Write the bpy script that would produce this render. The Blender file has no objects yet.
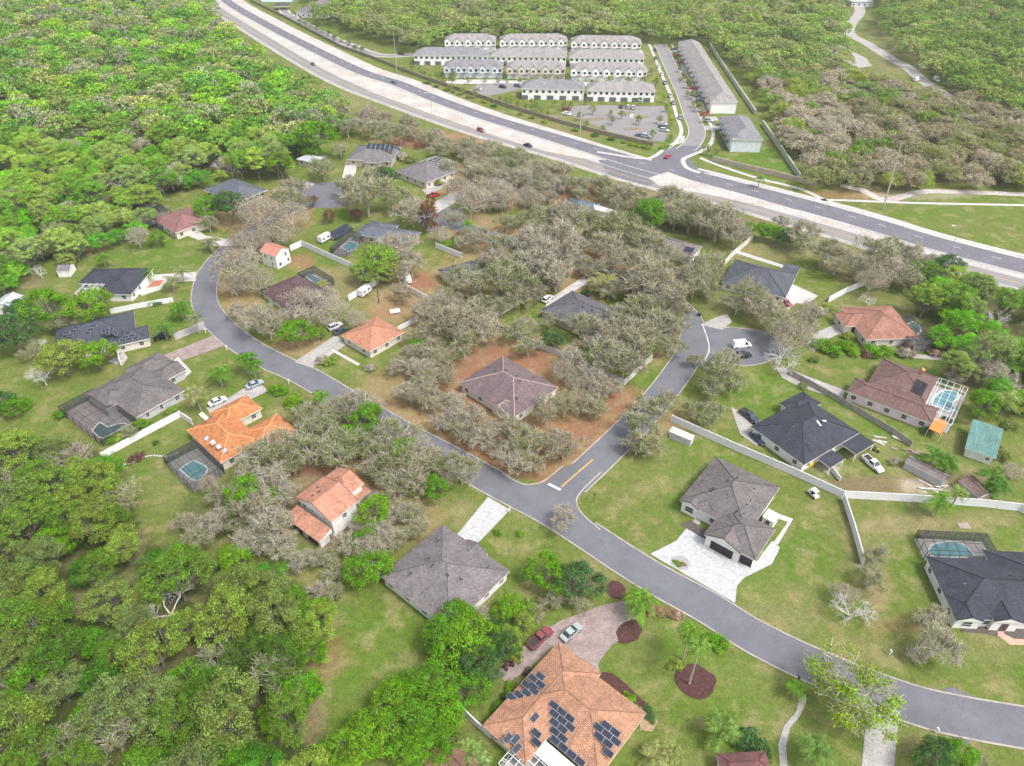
import bpy, math, random
import numpy as np
from mathutils import Vector, Matrix
random.seed(7); RNG = np.random.default_rng(7)
SC = bpy.context.scene
COL = SC.collection
# ------------------------------------------------------------------ camera
F, TH, H = 720.0, math.radians(38.0), 120.0
S_, C_ = math.sin(TH), math.cos(TH)
def G(p, z=0.0):
    """ground point (at height z) seen at photo position p"""
    x = (p[0]-512)/F; y = (p[1]-383)/F
    d = (x, C_-y*S_, -S_-y*C_)
    k = (z-H)/d[2]
    return (d[0]*k, d[1]*k)
def proj(X, Y, Z=0.0):
    dz = Z-H
    zc = Y*C_-dz*S_
    yc = -Y*S_-dz*C_
    return 512+F*X/zc, 383+F*yc/zc, F/zc
def pxm(p, z=0.0):
    w = G(p, z); return proj(w[0], w[1], z)[2]
cam_d = bpy.data.cameras.new('camera'); cam = bpy.data.objects.new('camera', cam_d); COL.objects.link(cam)
cam_d.sensor_width = 36; cam_d.lens = F/1024*36; cam_d.clip_start = 1; cam_d.clip_end = 9000
cam.location = (0, 0, H); cam.rotation_euler = (math.pi/2-TH, 0, 0)
SC.camera = cam
# ------------------------------------------------------------------ materials
def newmat(name):
    m = bpy.data.materials.new(name); m.use_nodes = True
    nt = m.node_tree; b = nt.nodes['Principled BSDF']
    b.inputs['Specular IOR Level'].default_value = 0.3
    return m, nt, b
def nd(nt, t, **kw):
    n = nt.nodes.new(t)
    for k, v in kw.items():
        if k in n.inputs.keys(): n.inputs[k].default_value = v
        else: setattr(n, k, v)
    return n
def mixc(nt, a, b, fac, mode='MIX'):
    n = nt.nodes.new('ShaderNodeMix'); n.data_type = 'RGBA'; n.blend_type = mode
    for sock, v in ((n.inputs[0], fac), (n.inputs[6], a), (n.inputs[7], b)):
        if isinstance(v, bpy.types.NodeSocket): nt.links.new(v, sock)
        elif isinstance(v, (int, float)): sock.default_value = v if sock.type == 'VALUE' else (v, v, v, 1)
        else: sock.default_value = (*v[:3], 1)
    return n.outputs[2]
def noise(nt, scale, detail=4, coord=None, rough=.6):
    n = nd(nt, 'ShaderNodeTexNoise', Scale=scale, Detail=detail, Roughness=rough)
    if coord is None:
        coord = nt.nodes.new('ShaderNodeNewGeometry').outputs['Position']
    nt.links.new(coord, n.inputs['Vector'])
    return n.outputs['Fac']
def ramp(nt, fac, lo, hi, a=0.0, b=1.0):
    n = nd(nt, 'ShaderNodeMapRange'); n.inputs[1].default_value = lo; n.inputs[2].default_value = hi
    n.inputs[3].default_value = a; n.inputs[4].default_value = b
    nt.links.new(fac, n.inputs[0]); return n.outputs[0]
MATS = {}
def mat(name, col, rough=.8, var=.25, scale=1.5, metal=0.0, spec=.3, col2=None, fine=None, bump=0.0):
    """plain procedural surface: two scales of noise vary the base colour"""
    if name in MATS: return MATS[name]
    m, nt, b = newmat(name)
    c2 = col2 or tuple(c*(1-var) for c in col)
    c1 = tuple(min(1, c*(1+var*.6)) for c in col) if col2 is None else col
    f = ramp(nt, noise(nt, scale, 5), .35, .65)
    out = mixc(nt, c2, c1, f)
    if fine:
        f2 = ramp(nt, noise(nt, fine, 2), .3, .7, .75, 1.2)
        out = mixc(nt, out, f2, 1.0, 'MULTIPLY')
    nt.links.new(out, b.inputs['Base Color'])
    b.inputs['Roughness'].default_value = rough; b.inputs['Metallic'].default_value = metal
    b.inputs['Specular IOR Level'].default_value = spec
    MATS[name] = m; return m
def roof_mat(name, col, kind='shingle', var=.22):
    key = 'roof '+name
    if key in MATS: return MATS[key]
    m, nt, b = newmat(key)
    uv = nt.nodes.new('ShaderNodeUVMap').outputs[0]
    big = ramp(nt, noise(nt, .35, 5), .3, .7, .82, 1.15)
    br = nd(nt, 'ShaderNodeTexBrick', Scale=1.0)
    if kind == 'shingle':
        br.inputs['Brick Width'].default_value = .6; br.inputs['Row Height'].default_value = .24
    elif kind == 'tile':
        br.inputs['Brick Width'].default_value = .36; br.inputs['Row Height'].default_value = .42
    else:
        br.inputs['Brick Width'].default_value = .6; br.inputs['Row Height'].default_value = 30
    br.inputs['Mortar Size'].default_value = .05 if kind != 'metal' else .035
    br.inputs['Bias'].default_value = 0
    br.inputs['Color1'].default_value = (*[c*(1+var) for c in col], 1)
    br.inputs['Color2'].default_value = (*[c*(1-var) for c in col], 1)
    br.inputs['Mortar'].default_value = (*[c*.55 for c in col], 1)
    nt.links.new(uv, br.inputs['Vector'])
    fine = ramp(nt, noise(nt, 2.2, 3), .3, .7, .8, 1.2)
    o = mixc(nt, br.outputs['Color'], big, 1.0, 'MULTIPLY'); o = mixc(nt, o, fine, 1.0, 'MULTIPLY')
    # weather streaks that run down the slope
    mp = nd(nt, 'ShaderNodeMapping'); mp.inputs['Scale'].default_value = (1.2, .12, 1); nt.links.new(uv, mp.inputs[0])
    st = ramp(nt, noise(nt, 1.0, 3, mp.outputs[0]), .35, .7, 1.08, .82)
    o = mixc(nt, o, st, 1.0, 'MULTIPLY')
    nt.links.new(o, b.inputs['Base Color']); b.inputs['Roughness'].default_value = .85 if kind != 'metal' else .45
    bp = nd(nt, 'ShaderNodeBump', Strength=.35, Distance=.05); nt.links.new(br.outputs['Fac'], bp.inputs['Height']); bp.invert = True
    nt.links.new(bp.outputs[0], b.inputs['Normal'])
    MATS[key] = m; return m
def glass_mat():
    return mat('dark window glass', (.03, .04, .05), .12, .2, 1, 0, .6)
WHITE = mat('white paint', (.74, .74, .72), .6, .08, .8)
FASCIA = mat('white trim', (.72, .71, .68), .6, .1, 1)
GLASS = glass_mat()
# ------------------------------------------------------------------ mesh helpers
class MB:
    def __init__(s): s.v = []; s.f = []; s.m = []; s.uv = []
    def add(s, vs, fs, mi=0, uvs=None):
        o = len(s.v); s.v += [tuple(v) for v in vs]
        for i, f in enumerate(fs):
            s.f.append([o+k for k in f]); s.m.append(mi)
            s.uv.append(uvs[i] if uvs else None)
        return s
    def quadbox(s, base, z0, z1, mi=0, top=None):
        """prism on a 2D polygon (counter clockwise)"""
        n = len(base); t = top or base
        vs = [(p[0], p[1], z0) for p in base]+[(p[0], p[1], z1) for p in t]
        fs = [[i, (i+1) % n, n+(i+1) % n, n+i] for i in range(n)]+[list(range(n))[::-1], list(range(n, 2*n))]
        return s.add(vs, fs, mi)
    def box(s, c, size, rz=0.0, mi=0):
        ca, sa = math.cos(rz), math.sin(rz)
        hx, hy, hz = [k/2 for k in size]
        b = [(c[0]+x*ca-y*sa, c[1]+x*sa+y*ca) for x, y in ((-hx, -hy), (hx, -hy), (hx, hy), (-hx, hy))]
        return s.quadbox(b, c[2]-hz, c[2]+hz, mi)
    def tube(s, a, b, ra, rb=None, n=6, mi=0, cap=True):
        rb = ra if rb is None else rb
        a = Vector(a); b = Vector(b); d = (b-a)
        if d.length < 1e-6: return s
        d.normalize(); u = d.orthogonal().normalized(); w = d.cross(u)
        vs = []
        for c, r in ((a, ra), (b, rb)):
            for i in range(n):
                t = 2*math.pi*i/n; vs.append(c+u*(r*math.cos(t))+w*(r*math.sin(t)))
        fs = [[i, (i+1) % n, n+(i+1) % n, n+i] for i in range(n)]
        if cap: fs += [list(range(n))[::-1], list(range(n, 2*n))]
        return s.add(vs, fs, mi)
    def mesh(s, name, mats, origin=(0, 0, 0), smooth=False):
        me = bpy.data.meshes.new(name)
        o = origin
        me.from_pydata([(v[0]-o[0], v[1]-o[1], v[2]-o[2]) for v in s.v], [], s.f)
        for m in (mats if isinstance(mats, (list, tuple)) else [mats]): me.materials.append(m)
        me.polygons.foreach_set('material_index', s.m)
        if any(u is not None for u in s.uv):
            lay = me.uv_layers.new(name='UVMap'); arr = []
            for f, u in zip(s.f, s.uv): arr += list(u) if u is not None else [(0, 0)]*len(f)
            lay.data.foreach_set('uv', [c for p in arr for c in p])
        if smooth: me.polygons.foreach_set('use_smooth', [True]*len(me.polygons))
        me.update(); return me
def link(name, me, parent=None, loc=(0, 0, 0), rz=0.0, color=None):
    o = bpy.data.objects.new(name, me); COL.objects.link(o)
    o.location = loc; o.rotation_euler = (0, 0, rz)
    if parent: o.parent = parent
    if color: o.color = (*color[:3], 1)
    return o
def tag(o, label=None, cat=None, group=None, kind=None):
    if label: o['label'] = label
    if cat: o['category'] = cat
    if group: o['group'] = group
    if kind: o['kind'] = kind
    return o
def thing(name, label, cat, loc=(0, 0, 0), rz=0.0, group=None):
    o = link(name, None, None, loc, rz); o.empty_display_size = .5
    return tag(o, label, cat, group)
KIDS = {}
def copy_tree(o, loc, rz=0.0, label=None, group=None, color=None, scale=None, cat=None):
    c = o.copy(); COL.objects.link(c); c.location = loc; c.rotation_euler = (0, 0, rz)
    if scale: c.scale = scale
    if label: c['label'] = label
    if group: c['group'] = group
    if cat: c['category'] = cat
    if color: c.color = (*color, 1)
    def rec(a, b):
        for ch in KIDS.setdefault(a.name, list(a.children)):
            k = ch.copy(); COL.objects.link(k); k.parent = b
            if color and k.get('tinted'): k.color = (*color, 1)
            rec(ch, k)
    rec(o, c); return c
def area(poly):
    return sum(poly[i][0]*poly[(i+1) % len(poly)][1]-poly[(i+1) % len(poly)][0]*poly[i][1] for i in range(len(poly)))/2
def ccw(poly): return poly if area(poly) > 0 else poly[::-1]
def inside(p, poly):
    x, y = p; c = False; n = len(poly); j = n-1
    for i in range(n):
        xi, yi = poly[i]; xj, yj = poly[j]
        if (yi > y) != (yj > y) and x < (xj-xi)*(y-yi)/(yj-yi)+xi: c = not c
        j = i
    return c
def spline(pts, step=1.5):
    """Catmull-Rom through world points, resampled"""
    P = [Vector(p).to_2d() if len(p) == 3 else Vector(p) for p in pts]
    P = [P[0]*2-P[1]]+P+[P[-1]*2-P[-2]]
    out = []
    for i in range(1, len(P)-2):
        n = max(1, int((P[i+1]-P[i]).length/step))
        for k in range(n):
            t = k/n
            out.append(.5*((2*P[i])+(P[i+1]-P[i-1])*t+(2*P[i-1]-5*P[i]+4*P[i+1]-P[i+2])*t*t+(3*P[i]-P[i-1]-3*P[i+1]+P[i+2])*t**3))
    out.append(P[-2]); return out
def gp(*pts): return [G(p) for p in pts]
def offs(path, d):
    o = []
    for i, p in enumerate(path):
        a = path[max(0, i-1)]; b = path[min(len(path)-1, i+1)]
        t = (b-a).normalized(); dd = d[i] if isinstance(d, (list, np.ndarray)) else d
        o.append(Vector((p.x-t.y*dd, p.y+t.x*dd)))
    return o
def ribbon(name, path, d0, d1, z, m, z0=None, skip=None, kind='structure'):
    """strip between two offsets of a path; with z0 it is a solid kerb"""
    A, B = offs(path, d0), offs(path, d1); b = MB(); acc = 0
    for i in range(len(path)-1):
        if skip and skip(((A[i]+B[i]+A[i+1]+B[i+1])/4)): continue
        q = ccw([tuple(A[i]), tuple(A[i+1]), tuple(B[i+1]), tuple(B[i])])
        if z0 is None: b.add([(*p, z) for p in q], [[0, 1, 2, 3]])
        else: b.quadbox(q, z0, z)
    o = link(name, b.mesh(name, m)); return tag(o, kind=kind)
def sheet(name, poly, z, m, kind='structure', parent=None, origin=(0, 0, 0)):
    p = ccw(poly); b = MB().add([(*q, z) for q in p], [list(range(len(p)))])
    o = link(name, b.mesh(name, m, origin), parent, (0, 0, 0) if parent else origin)
    return tag(o, kind=kind) if kind else o
def blob(c, rx, ry, n=18, rot=0, j=.12, seed=1):
    r = random.Random(seed); o = []
    for i in range(n):
        t = 2*math.pi*i/n; k = 1+r.uniform(-j, j)
        x, y = rx*k*math.cos(t), ry*k*math.sin(t)
        o.append((c[0]+x*math.cos(rot)-y*math.sin(rot), c[1]+x*math.sin(rot)+y*math.cos(rot)))
    return o
FOOT = []      # footprints trees must not grow in
# ------------------------------------------------------------------ ground sheet with its soils and grasses
SOIL = {'lawn': (.125, .148, .036), 'lush': (.078, .145, .012), 'dry': (.195, .175, .085), 'dirt': (.24, .12, .072),
        'straw': (.26, .18, .095), 'sand': (.5, .45, .38), 'wood': (.045, .045, .02), 'mud': (.17, .125, .08), 'dark_green': (.085, .105, .02)}  # last entry: a darker, duller green than the lawn
WOODS = {  # photo outlines of the wooded areas
 'lower': [(-60, 440), (60, 440), (98, 452), (128, 500), (150, 540), (215, 562), (262, 570), (300, 590), (330, 612), (300, 655), (298, 700), (318, 745), (330, 800), (-60, 800)],
 'upper': [(-120, -40), (190, -40), (214, 18), (262, 62), (310, 92), (352, 112), (330, 128), (296, 140), (285, 166), (226, 172), (190, 180), (152, 200), (140, 222), (108, 238), (66, 254), (38, 270), (-60, 300)],
 'behind': [(308, 14), (372, 34), (420, 48), (446, 35), (640, 33), (676, 38), (706, 36), (740, 64), (762, 84), (850, 62), (846, 30), (838, -30), (300, -30)],
 'scrub': [(742, 70), (764, 96), (800, 165), (822, 186), (872, 190), (925, 182), (1060, 184), (1060, 92), (948, 98), (905, 88), (850, 66), (790, 66)],
 'corner': [(872, -30), (880, 22), (900, 48), (930, 76), (952, 94), (1080, 130), (1080, -30)],
 'east': [(906, 272), (940, 262), (985, 288), (1060, 300), (1060, 420), (1010, 405), (970, 378), (944, 352), (922, 332)],
}
BLOB = [  # x, y, rx, ry, soil, strength
 (500, 410, 105, 66, 'dirt', .7), (600, 415, 40, 40, 'dirt', .7), (545, 262, 100, 45, 'straw', .8), (430, 300, 50, 40, 'straw', .6), (640, 300, 55, 70, 'straw', .6), (455, 345, 50, 45, 'straw', .9), (400, 440, 60, 45, 'mud', .8), (290, 470, 60, 50, 'mud', .8), (270, 215, 45, 26, 'straw', .8), (480, 185, 60, 22, 'straw', .8), (600, 195, 100, 16, 'mud', .8), (720, 225, 60, 12, 'mud', .6), (780, 320, 45, 25, 'dry', .7), (880, 265, 60, 20, 'mud', .7), (310, 300, 50, 26, 'dry', .6), (660, 420, 40, 24, 'straw', .5), (545, 345, 30, 14, 'mud', .6), (330, 420, 40, 30, 'mud', .7), (215, 520, 40, 34, 'wood', .8), (255, 600, 50, 30, 'wood', .8),
 (505, 362, 62, 22, 'dirt', 1), (455, 395, 40, 30, 'dirt', .9), (430, 420, 45, 22, 'straw', 1), (500, 450, 60, 30, 'dirt', .8), (575, 435, 40, 35, 'dirt', .75),
 (620, 400, 18, 14, 'dirt', .9), (545, 470, 25, 14, 'dirt', .8), (400, 390, 40, 25, 'straw', .8), (560, 400, 30, 25, 'straw', .8),
 (300, 345, 30, 14, 'straw', .9), (240, 300, 22, 24, 'straw', .8), (225, 285, 10, 14, 'dirt', .5), (395, 305, 34, 20, 'straw', .95), (420, 285, 16, 14, 'dirt', .9), (392, 312, 22, 12, 'dirt', .4),
 (425, 305, 25, 15, 'straw', .8), (300, 262, 16, 8, 'dirt', .7), (345, 275, 30, 16, 'dry', .9), (365, 285, 25, 12, 'dry', .8),
 (430, 140, 60, 9, 'dirt', 1), (470, 147, 26, 7, 'dirt', .8), (470, 230, 40, 20, 'straw', .8), (560, 190, 40, 10, 'dirt', .7), (510, 200, 30, 10, 'straw', .8), (595, 265, 30, 10, 'dirt', .8), (640, 285, 25, 8, 'straw', .7),
 (250, 225, 25, 12, 'straw', .7), (290, 205, 25, 16, 'straw', .8), (340, 215, 22, 10, 'lush', .7), (330, 250, 10, 20, 'lush', .8), (345, 240, 20, 10, 'lush', .7),
 (695, 300, 22, 24, 'dark_green', .9), (712, 300, 16, 22, 'dry', .5), (765, 252, 45, 12, 'dry', .8), (842, 250, 60, 14, 'dry', .6), (815, 300, 20, 12, 'lawn', .8), (850, 300, 30, 14, 'dry', .5),
 (770, 395, 35, 20, 'lush', .9), (745, 385, 20, 14, 'lush', .7), (840, 365, 40, 8, 'lawn', .9), (850, 412, 50, 12, 'lush', .5), (920, 350, 25, 10, 'lush', .5),
 (870, 450, 40, 14, 'dry', .5), (880, 485, 70, 12, 'mud', .8), (925, 485, 28, 9, 'sand', .8), (830, 468, 16, 6, 'sand', .6), (960, 480, 60, 12, 'mud', .7),
 (960, 455, 60, 20, 'dry', .4), (985, 390, 40, 25, 'dry', .7), (910, 525, 60, 12, 'dry', .9), (985, 520, 40, 10, 'dry', .8), (870, 560, 30, 40, 'dry', .55), (900, 590, 20, 40, 'lush', .5), (880, 590, 14, 24, 'straw', .5),
 (790, 570, 60, 40, 'lush', .45), (800, 540, 25, 30, 'lush', .5), (780, 600, 50, 30, 'dry', .45), (690, 455, 60, 30, 'lawn', .6), (675, 482, 20, 16, 'lush', .9), (640, 470, 40, 30, 'dry', .35), (620, 515, 40, 25, 'lawn', .6), (655, 425, 30, 16, 'straw', .45),
 (770, 625, 60, 24, 'dry', .55), (870, 655, 70, 20, 'dry', .55), (940, 670, 60, 14, 'lush', .5), (985, 650, 50, 18, 'dry', .5), (900, 625, 40, 12, 'straw', .5),
 (660, 660, 60, 40, 'lush', .5), (720, 680, 40, 60, 'lush', .35), (700, 720, 50, 40, 'lawn', .6), (760, 670, 40, 40, 'dry', .3), (640, 655, 20, 20, 'dry', .35), (665, 720, 50, 30, 'dark_green', .35), (740, 730, 60, 30, 'lush', .4), (850, 740, 40, 30, 'lawn', .5),
 (930, 745, 60, 16, 'dry', .7), (520, 540, 25, 30, 'lawn', .7), (495, 600, 40, 20, 'lush', .3), (465, 515, 20, 20, 'dry', .8), (600, 575, 24, 20, 'dry', .6),
 (370, 640, 55, 50, 'lush', .75), (335, 700, 30, 40, 'lush', .5), (328, 655, 26, 28, 'dirt', .5), (315, 715, 16, 30, 'mud', .8), (390, 600, 45, 16, 'dark_green', .5), (335, 510, 50, 45, 'mud', .9), (370, 500, 35, 30, 'straw', .6), (410, 520, 40, 30, 'straw', .6), (330, 465, 50, 12, 'dirt', .8),
 (160, 480, 24, 20, 'lush', .5), (165, 490, 20, 24, 'dry', .5), (165, 440, 40, 14, 'lawn', .5), (40, 420, 60, 30, 'lawn', .6), (30, 385, 40, 30, 'lawn', .6), (55, 270, 55, 16, 'lush', .35), (34, 282, 14, 8, 'mud', .7), (100, 250, 40, 6, 'mud', .7), (150, 255, 50, 14, 'lush', .6), (180, 260, 30, 14, 'lush', .5),
 (175, 320, 30, 10, 'lush', .6), (195, 350, 35, 12, 'lawn', .6), (210, 370, 30, 16, 'lush', .4), (275, 400, 22, 14, 'lush', .5), (290, 405, 20, 10, 'mud', .4), (225, 220, 22, 10, 'straw', .6), (205, 350, 16, 8, 'dry', .5),
 (420, 172, 25, 6, 'lush', .6), (435, 155, 24, 5, 'lawn', .9), (455, 210, 18, 8, 'lush', .6), (615, 298, 10, 14, 'lush', 1), (590, 345, 12, 10, 'lush', .8), (640, 375, 25, 10, 'lush', .5), (545, 300, 30, 10, 'lush', .4),
 (762, 160, 34, 12, 'lush', 1), (985, 218, 60, 16, 'lawn', .9), (930, 215, 40, 10, 'lush', .4), (850, 195, 50, 6, 'dirt', .55), (920, 195, 60, 5, 'sand', .4),
 (440, 92, 60, 12, 'dry', .6), (560, 125, 70, 14, 'dry', .7), (300, 25, 25, 8, 'lush', .4), (330, 30, 30, 8, 'lush', .5), (650, 65, 14, 30, 'dry', .5), (685, 130, 20, 10, 'dry', .3), (345, 100, 40, 10, 'dry', .7), (400, 112, 40, 8, 'dry', .5),
 (700, 222, 30, 6, 'lush', .8), (755, 232, 30, 5, 'lush', .6), (820, 20, 20, 14, 'lush', .4), (885, 35, 22, 40, 'dry', .5), (905, 60, 30, 20, 'dry', .6),
]
def axis(c0, c1, st, far, grow):
    a = list(np.arange(c0, c1, st)); s = st; lo, hi = a[0], a[-1]; L, R_ = [], []
    while hi < far: s *= grow; hi += s; R_.append(hi)
    s = st
    while lo > -far: s *= grow; lo -= s; L.append(lo)
    return np.array(L[::-1]+a+R_)
xs = axis(-150, 190, 1.6, 4200, 1.045); ys = axis(40, 330, 1.6, 4600, 1.03)
XX, YY = np.meshgrid(xs, ys); gx, gy = XX.ravel(), YY.ravel()
ok = gy > 25
zc = gy*C_+H*S_; zc = np.where(zc > 5, zc, 5)
PX = np.where(ok, 512+F*gx/zc, 512+gx*5); PY = np.where(ok, 383+F*(-gy*S_+H*C_)/zc, 900)
col = np.tile(np.array(SOIL['lawn']), (len(gx), 1))
def in_poly(x, y, poly):
    c = np.zeros(len(x), bool); j = len(poly)-1
    for i in range(len(poly)):
        xi, yi = poly[i]; xj, yj = poly[j]
        with np.errstate(divide='ignore', invalid='ignore'):
            t = ((yi > y) != (yj > y)) & (x < (xj-xi)*(y-yi)/((yj-yi) if yj != yi else 1e-9)+xi)
        c ^= t; j = i
    return c
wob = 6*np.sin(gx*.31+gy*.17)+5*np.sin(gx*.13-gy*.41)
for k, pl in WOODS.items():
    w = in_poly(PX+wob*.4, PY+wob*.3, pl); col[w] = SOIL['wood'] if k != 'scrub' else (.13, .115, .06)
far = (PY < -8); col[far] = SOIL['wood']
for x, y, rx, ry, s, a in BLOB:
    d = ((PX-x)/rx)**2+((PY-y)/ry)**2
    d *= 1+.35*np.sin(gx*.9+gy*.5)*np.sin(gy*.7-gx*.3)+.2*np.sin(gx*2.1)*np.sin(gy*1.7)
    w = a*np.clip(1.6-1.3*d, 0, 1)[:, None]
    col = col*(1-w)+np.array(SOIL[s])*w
nx, ny = len(xs), len(ys)
ii = (np.arange(ny-1)[:, None]*nx+np.arange(nx-1)[None, :]).ravel()
quads = np.stack([ii, ii+1, ii+nx+1, ii+nx], 1)
def np_mesh(name, verts, faces_flat, sizes):
    me = bpy.data.meshes.new(name); nv = len(verts); nf = len(sizes)
    me.vertices.add(nv); me.vertices.foreach_set('co', np.asarray(verts, np.float32).ravel())
    me.loops.add(len(faces_flat)); me.loops.foreach_set('vertex_index', np.asarray(faces_flat, np.int32))
    me.polygons.add(nf); st = np.concatenate([[0], np.cumsum(sizes)[:-1]]).astype(np.int32)
    me.polygons.foreach_set('loop_start', st)
    me.update(calc_edges=True); return me
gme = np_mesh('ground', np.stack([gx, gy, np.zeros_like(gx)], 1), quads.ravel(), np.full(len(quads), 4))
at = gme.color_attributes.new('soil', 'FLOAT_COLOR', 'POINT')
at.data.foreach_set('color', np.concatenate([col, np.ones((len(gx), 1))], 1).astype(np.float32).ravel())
m, nt, b = newmat('ground soils and grass')
a_ = nd(nt, 'ShaderNodeAttribute', attribute_name='soil').outputs['Color']
sp_ = nt.nodes.new('ShaderNodeSeparateColor'); nt.links.new(a_, sp_.inputs[0]); df = nd(nt, 'ShaderNodeMath', operation='SUBTRACT'); nt.links.new(sp_.outputs[1], df.inputs[0]); nt.links.new(sp_.outputs[0], df.inputs[1]); grassy = ramp(nt, df.outputs[0], -.035, .02, 0, 1)
def times(a, k):
    q = nd(nt, 'ShaderNodeMath', operation='MULTIPLY'); nt.links.new(a, q.inputs[0]); nt.links.new(grassy, q.inputs[1]); q2 = nd(nt, 'ShaderNodeMath', operation='MULTIPLY'); nt.links.new(q.outputs[0], q2.inputs[0]); q2.inputs[1].default_value = k; return q2.outputs[0]
n1 = ramp(nt, noise(nt, .09, 6, None, .65), .3, .7); n2 = ramp(nt, noise(nt, .5, 6, None, .7), .3, .72); n3 = ramp(nt, noise(nt, 3.2, 4, None, .7), .25, .75, .62, 1.3)
n4 = ramp(nt, noise(nt, .035, 4), .42, .62)
o = mixc(nt, a_, mixc(nt, a_, (.22, .18, .09), .6), ramp(nt, n1, .35, .9, 0, .6))
o = mixc(nt, o, mixc(nt, o, (.07, .125, .02), .6), times(n2, .8))
o = mixc(nt, o, mixc(nt, o, (.1, .17, .02), .55), times(n4, .7))
o = mixc(nt, o, (1, 1, 1), 0.0)
n6 = ramp(nt, noise(nt, .16, 4, None, .6), .5, .64); n7 = ramp(nt, noise(nt, .27, 4, None, .65), .52, .66)
o = mixc(nt, o, mixc(nt, o, (.27, .225, .115), .68), ramp(nt, n6, 0, 1, 0, .72)); o = mixc(nt, o, mixc(nt, o, (.06, .13, .008), .7), times(n7, .65))
n5 = ramp(nt, noise(nt, .8, 5, None, .75), .3, .7, .74, 1.22); o = mixc(nt, o, n5, 1.0, 'MULTIPLY')
o = mixc(nt, o, n3, 1.0, 'MULTIPLY')
nt.links.new(o, b.inputs['Base Color']); b.inputs['Roughness'].default_value = .95; b.inputs['Specular IOR Level'].default_value = .1
bp = nd(nt, 'ShaderNodeBump', Strength=.5, Distance=.25); nt.links.new(noise(nt, 2.5, 5), bp.inputs['Height']); nt.links.new(bp.outputs[0], b.inputs['Normal'])
gme.materials.append(m)
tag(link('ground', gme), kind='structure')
# ------------------------------------------------------------------ roads
def asphalt(name, c):
    m, nt, b = newmat(name); n_ = ramp(nt, noise(nt, .12, 6, None, .7), .3, .7, .82, 1.16); o = mixc(nt, c, n_, 1.0, 'MULTIPLY')
    o = mixc(nt, o, ramp(nt, noise(nt, 5, 2), .3, .7, .88, 1.12), 1.0, 'MULTIPLY')
    v = nd(nt, 'ShaderNodeTexVoronoi', Scale=.13, feature='DISTANCE_TO_EDGE'); g = nt.nodes.new('ShaderNodeNewGeometry'); wn_ = nd(nt, 'ShaderNodeTexNoise', Scale=.35, Detail=5); nt.links.new(g.outputs['Position'], wn_.inputs['Vector']); va = nd(nt, 'ShaderNodeVectorMath', operation='MULTIPLY_ADD'); va.inputs[1].default_value = (9, 9, 0); nt.links.new(wn_.outputs['Color'], va.inputs[0]); nt.links.new(g.outputs['Position'], va.inputs[2])
    nt.links.new(va.outputs[0], v.inputs['Vector']); o = mixc(nt, o, ramp(nt, v.outputs['Distance'], .0, .012, .86, 1.0), 1.0, 'MULTIPLY')
    st = ramp(nt, noise(nt, .6, 3), .62, .74, 1.0, .78); o = mixc(nt, o, st, 1.0, 'MULTIPLY')
    nt.links.new(o, b.inputs['Base Color']); b.inputs['Roughness'].default_value = .9; return m
ASPH = asphalt('asphalt', (.128, .13, .148))
NEWASPH = mat('new asphalt', (.145, .14, .16), .9, .12, .15, col2=(.12, .117, .135), fine=1)
OLDASPH = mat('worn asphalt', (.23, .215, .215), .9, .2, .12, col2=(.19, .18, .18), fine=2)
CONC = mat('concrete', (.33, .315, .3), .9, .15, .4, fine=3)
PALE = mat('pale concrete', (.43, .415, .4), .9, .12, .5, fine=3)
SAND = mat('graded sand', (.46, .43, .4), .95, .3, .12, col2=(.35, .31, .285), fine=.8)
PAVER = mat('silver pavers', (.44, .44, .45), .85, .2, .9, col2=(.34, .34, .355), fine=2.5)
BRICKP = mat('weathered brick paving', (.3, .235, .22), .9, .25, .5, col2=(.2, .155, .15), fine=4)
MULCH = mat('red brown mulch', (.075, .034, .031), .95, .3, 1.5, fine=4)
KERB = mat('kerb concrete', (.32, .29, .265), .9, .2, .5)
main_px = [(330, 150), (322, 178), (305, 200), (268, 222), (232, 247), (211, 270), (204, 294), (209, 312), (226, 331), (247, 347), (272, 361), (306, 376.5), (347, 401), (395, 429), (451, 459), (500, 486), (550, 512), (590, 537), (625, 560), (661, 582), (707, 607), (755, 637), (819, 668), (903, 701), (955, 715), (1028, 728), (1120, 742)]
MAIN = spline(gp(*main_px[2:]))
NE = spline(gp((546, 508), (575, 481), (605, 453), (648, 410), (675, 376), (690, 351), (693, 329), (681, 309), (655, 294), (618, 277), (585, 266), (550, 255), (510, 243), (470, 230), (440, 217)))
def dist(p, path):
    return min((p-q).length for q in path)
near_main = lambda p: dist(p, MAIN) < 4.25
near_ne = lambda p: dist(p, NE) < 4.25
HW = 3.7
ribbon('road', MAIN, -HW, HW, .05, ASPH)
ribbon('road', NE, -HW+.1, HW-.1, .042, ASPH)
corner_l = [(500, 476), (522, 485.5), (536, 486), (546, 482), (566, 466), (600, 470), (590, 482), (578, 494), (576, 503), (582, 516), (595, 531), (560, 520)]
sheet('road', gp(*corner_l), .058, ASPH)
CUL = blob(G((737, 346)), 13.2, 9.6, 30, .1, .03, 3)
CULSET = CUL
near_cul = lambda p: inside((p.x, p.y), [(q[0]*1.0, q[1]) for q in CUL]) or inside((p.x, p.y), gp((686, 352), (700, 322), (722, 325), (716, 368), (700, 372)))
fillet = lambda p: inside((p.x, p.y), gp((500, 472), (522, 481), (543, 478), (563, 462), (604, 464), (584, 492), (582, 508), (600, 527), (560, 522)))
for d in (-HW-.35, HW):
    ribbon('kerb', MAIN, d, d+.35, .13, KERB, 0, skip=lambda p: near_ne(p) or fillet(p))
    ribbon('kerb', NE, d, d+.35, .13, KERB, 0, skip=lambda p: near_main(p) or fillet(p) or near_cul(p))
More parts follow.
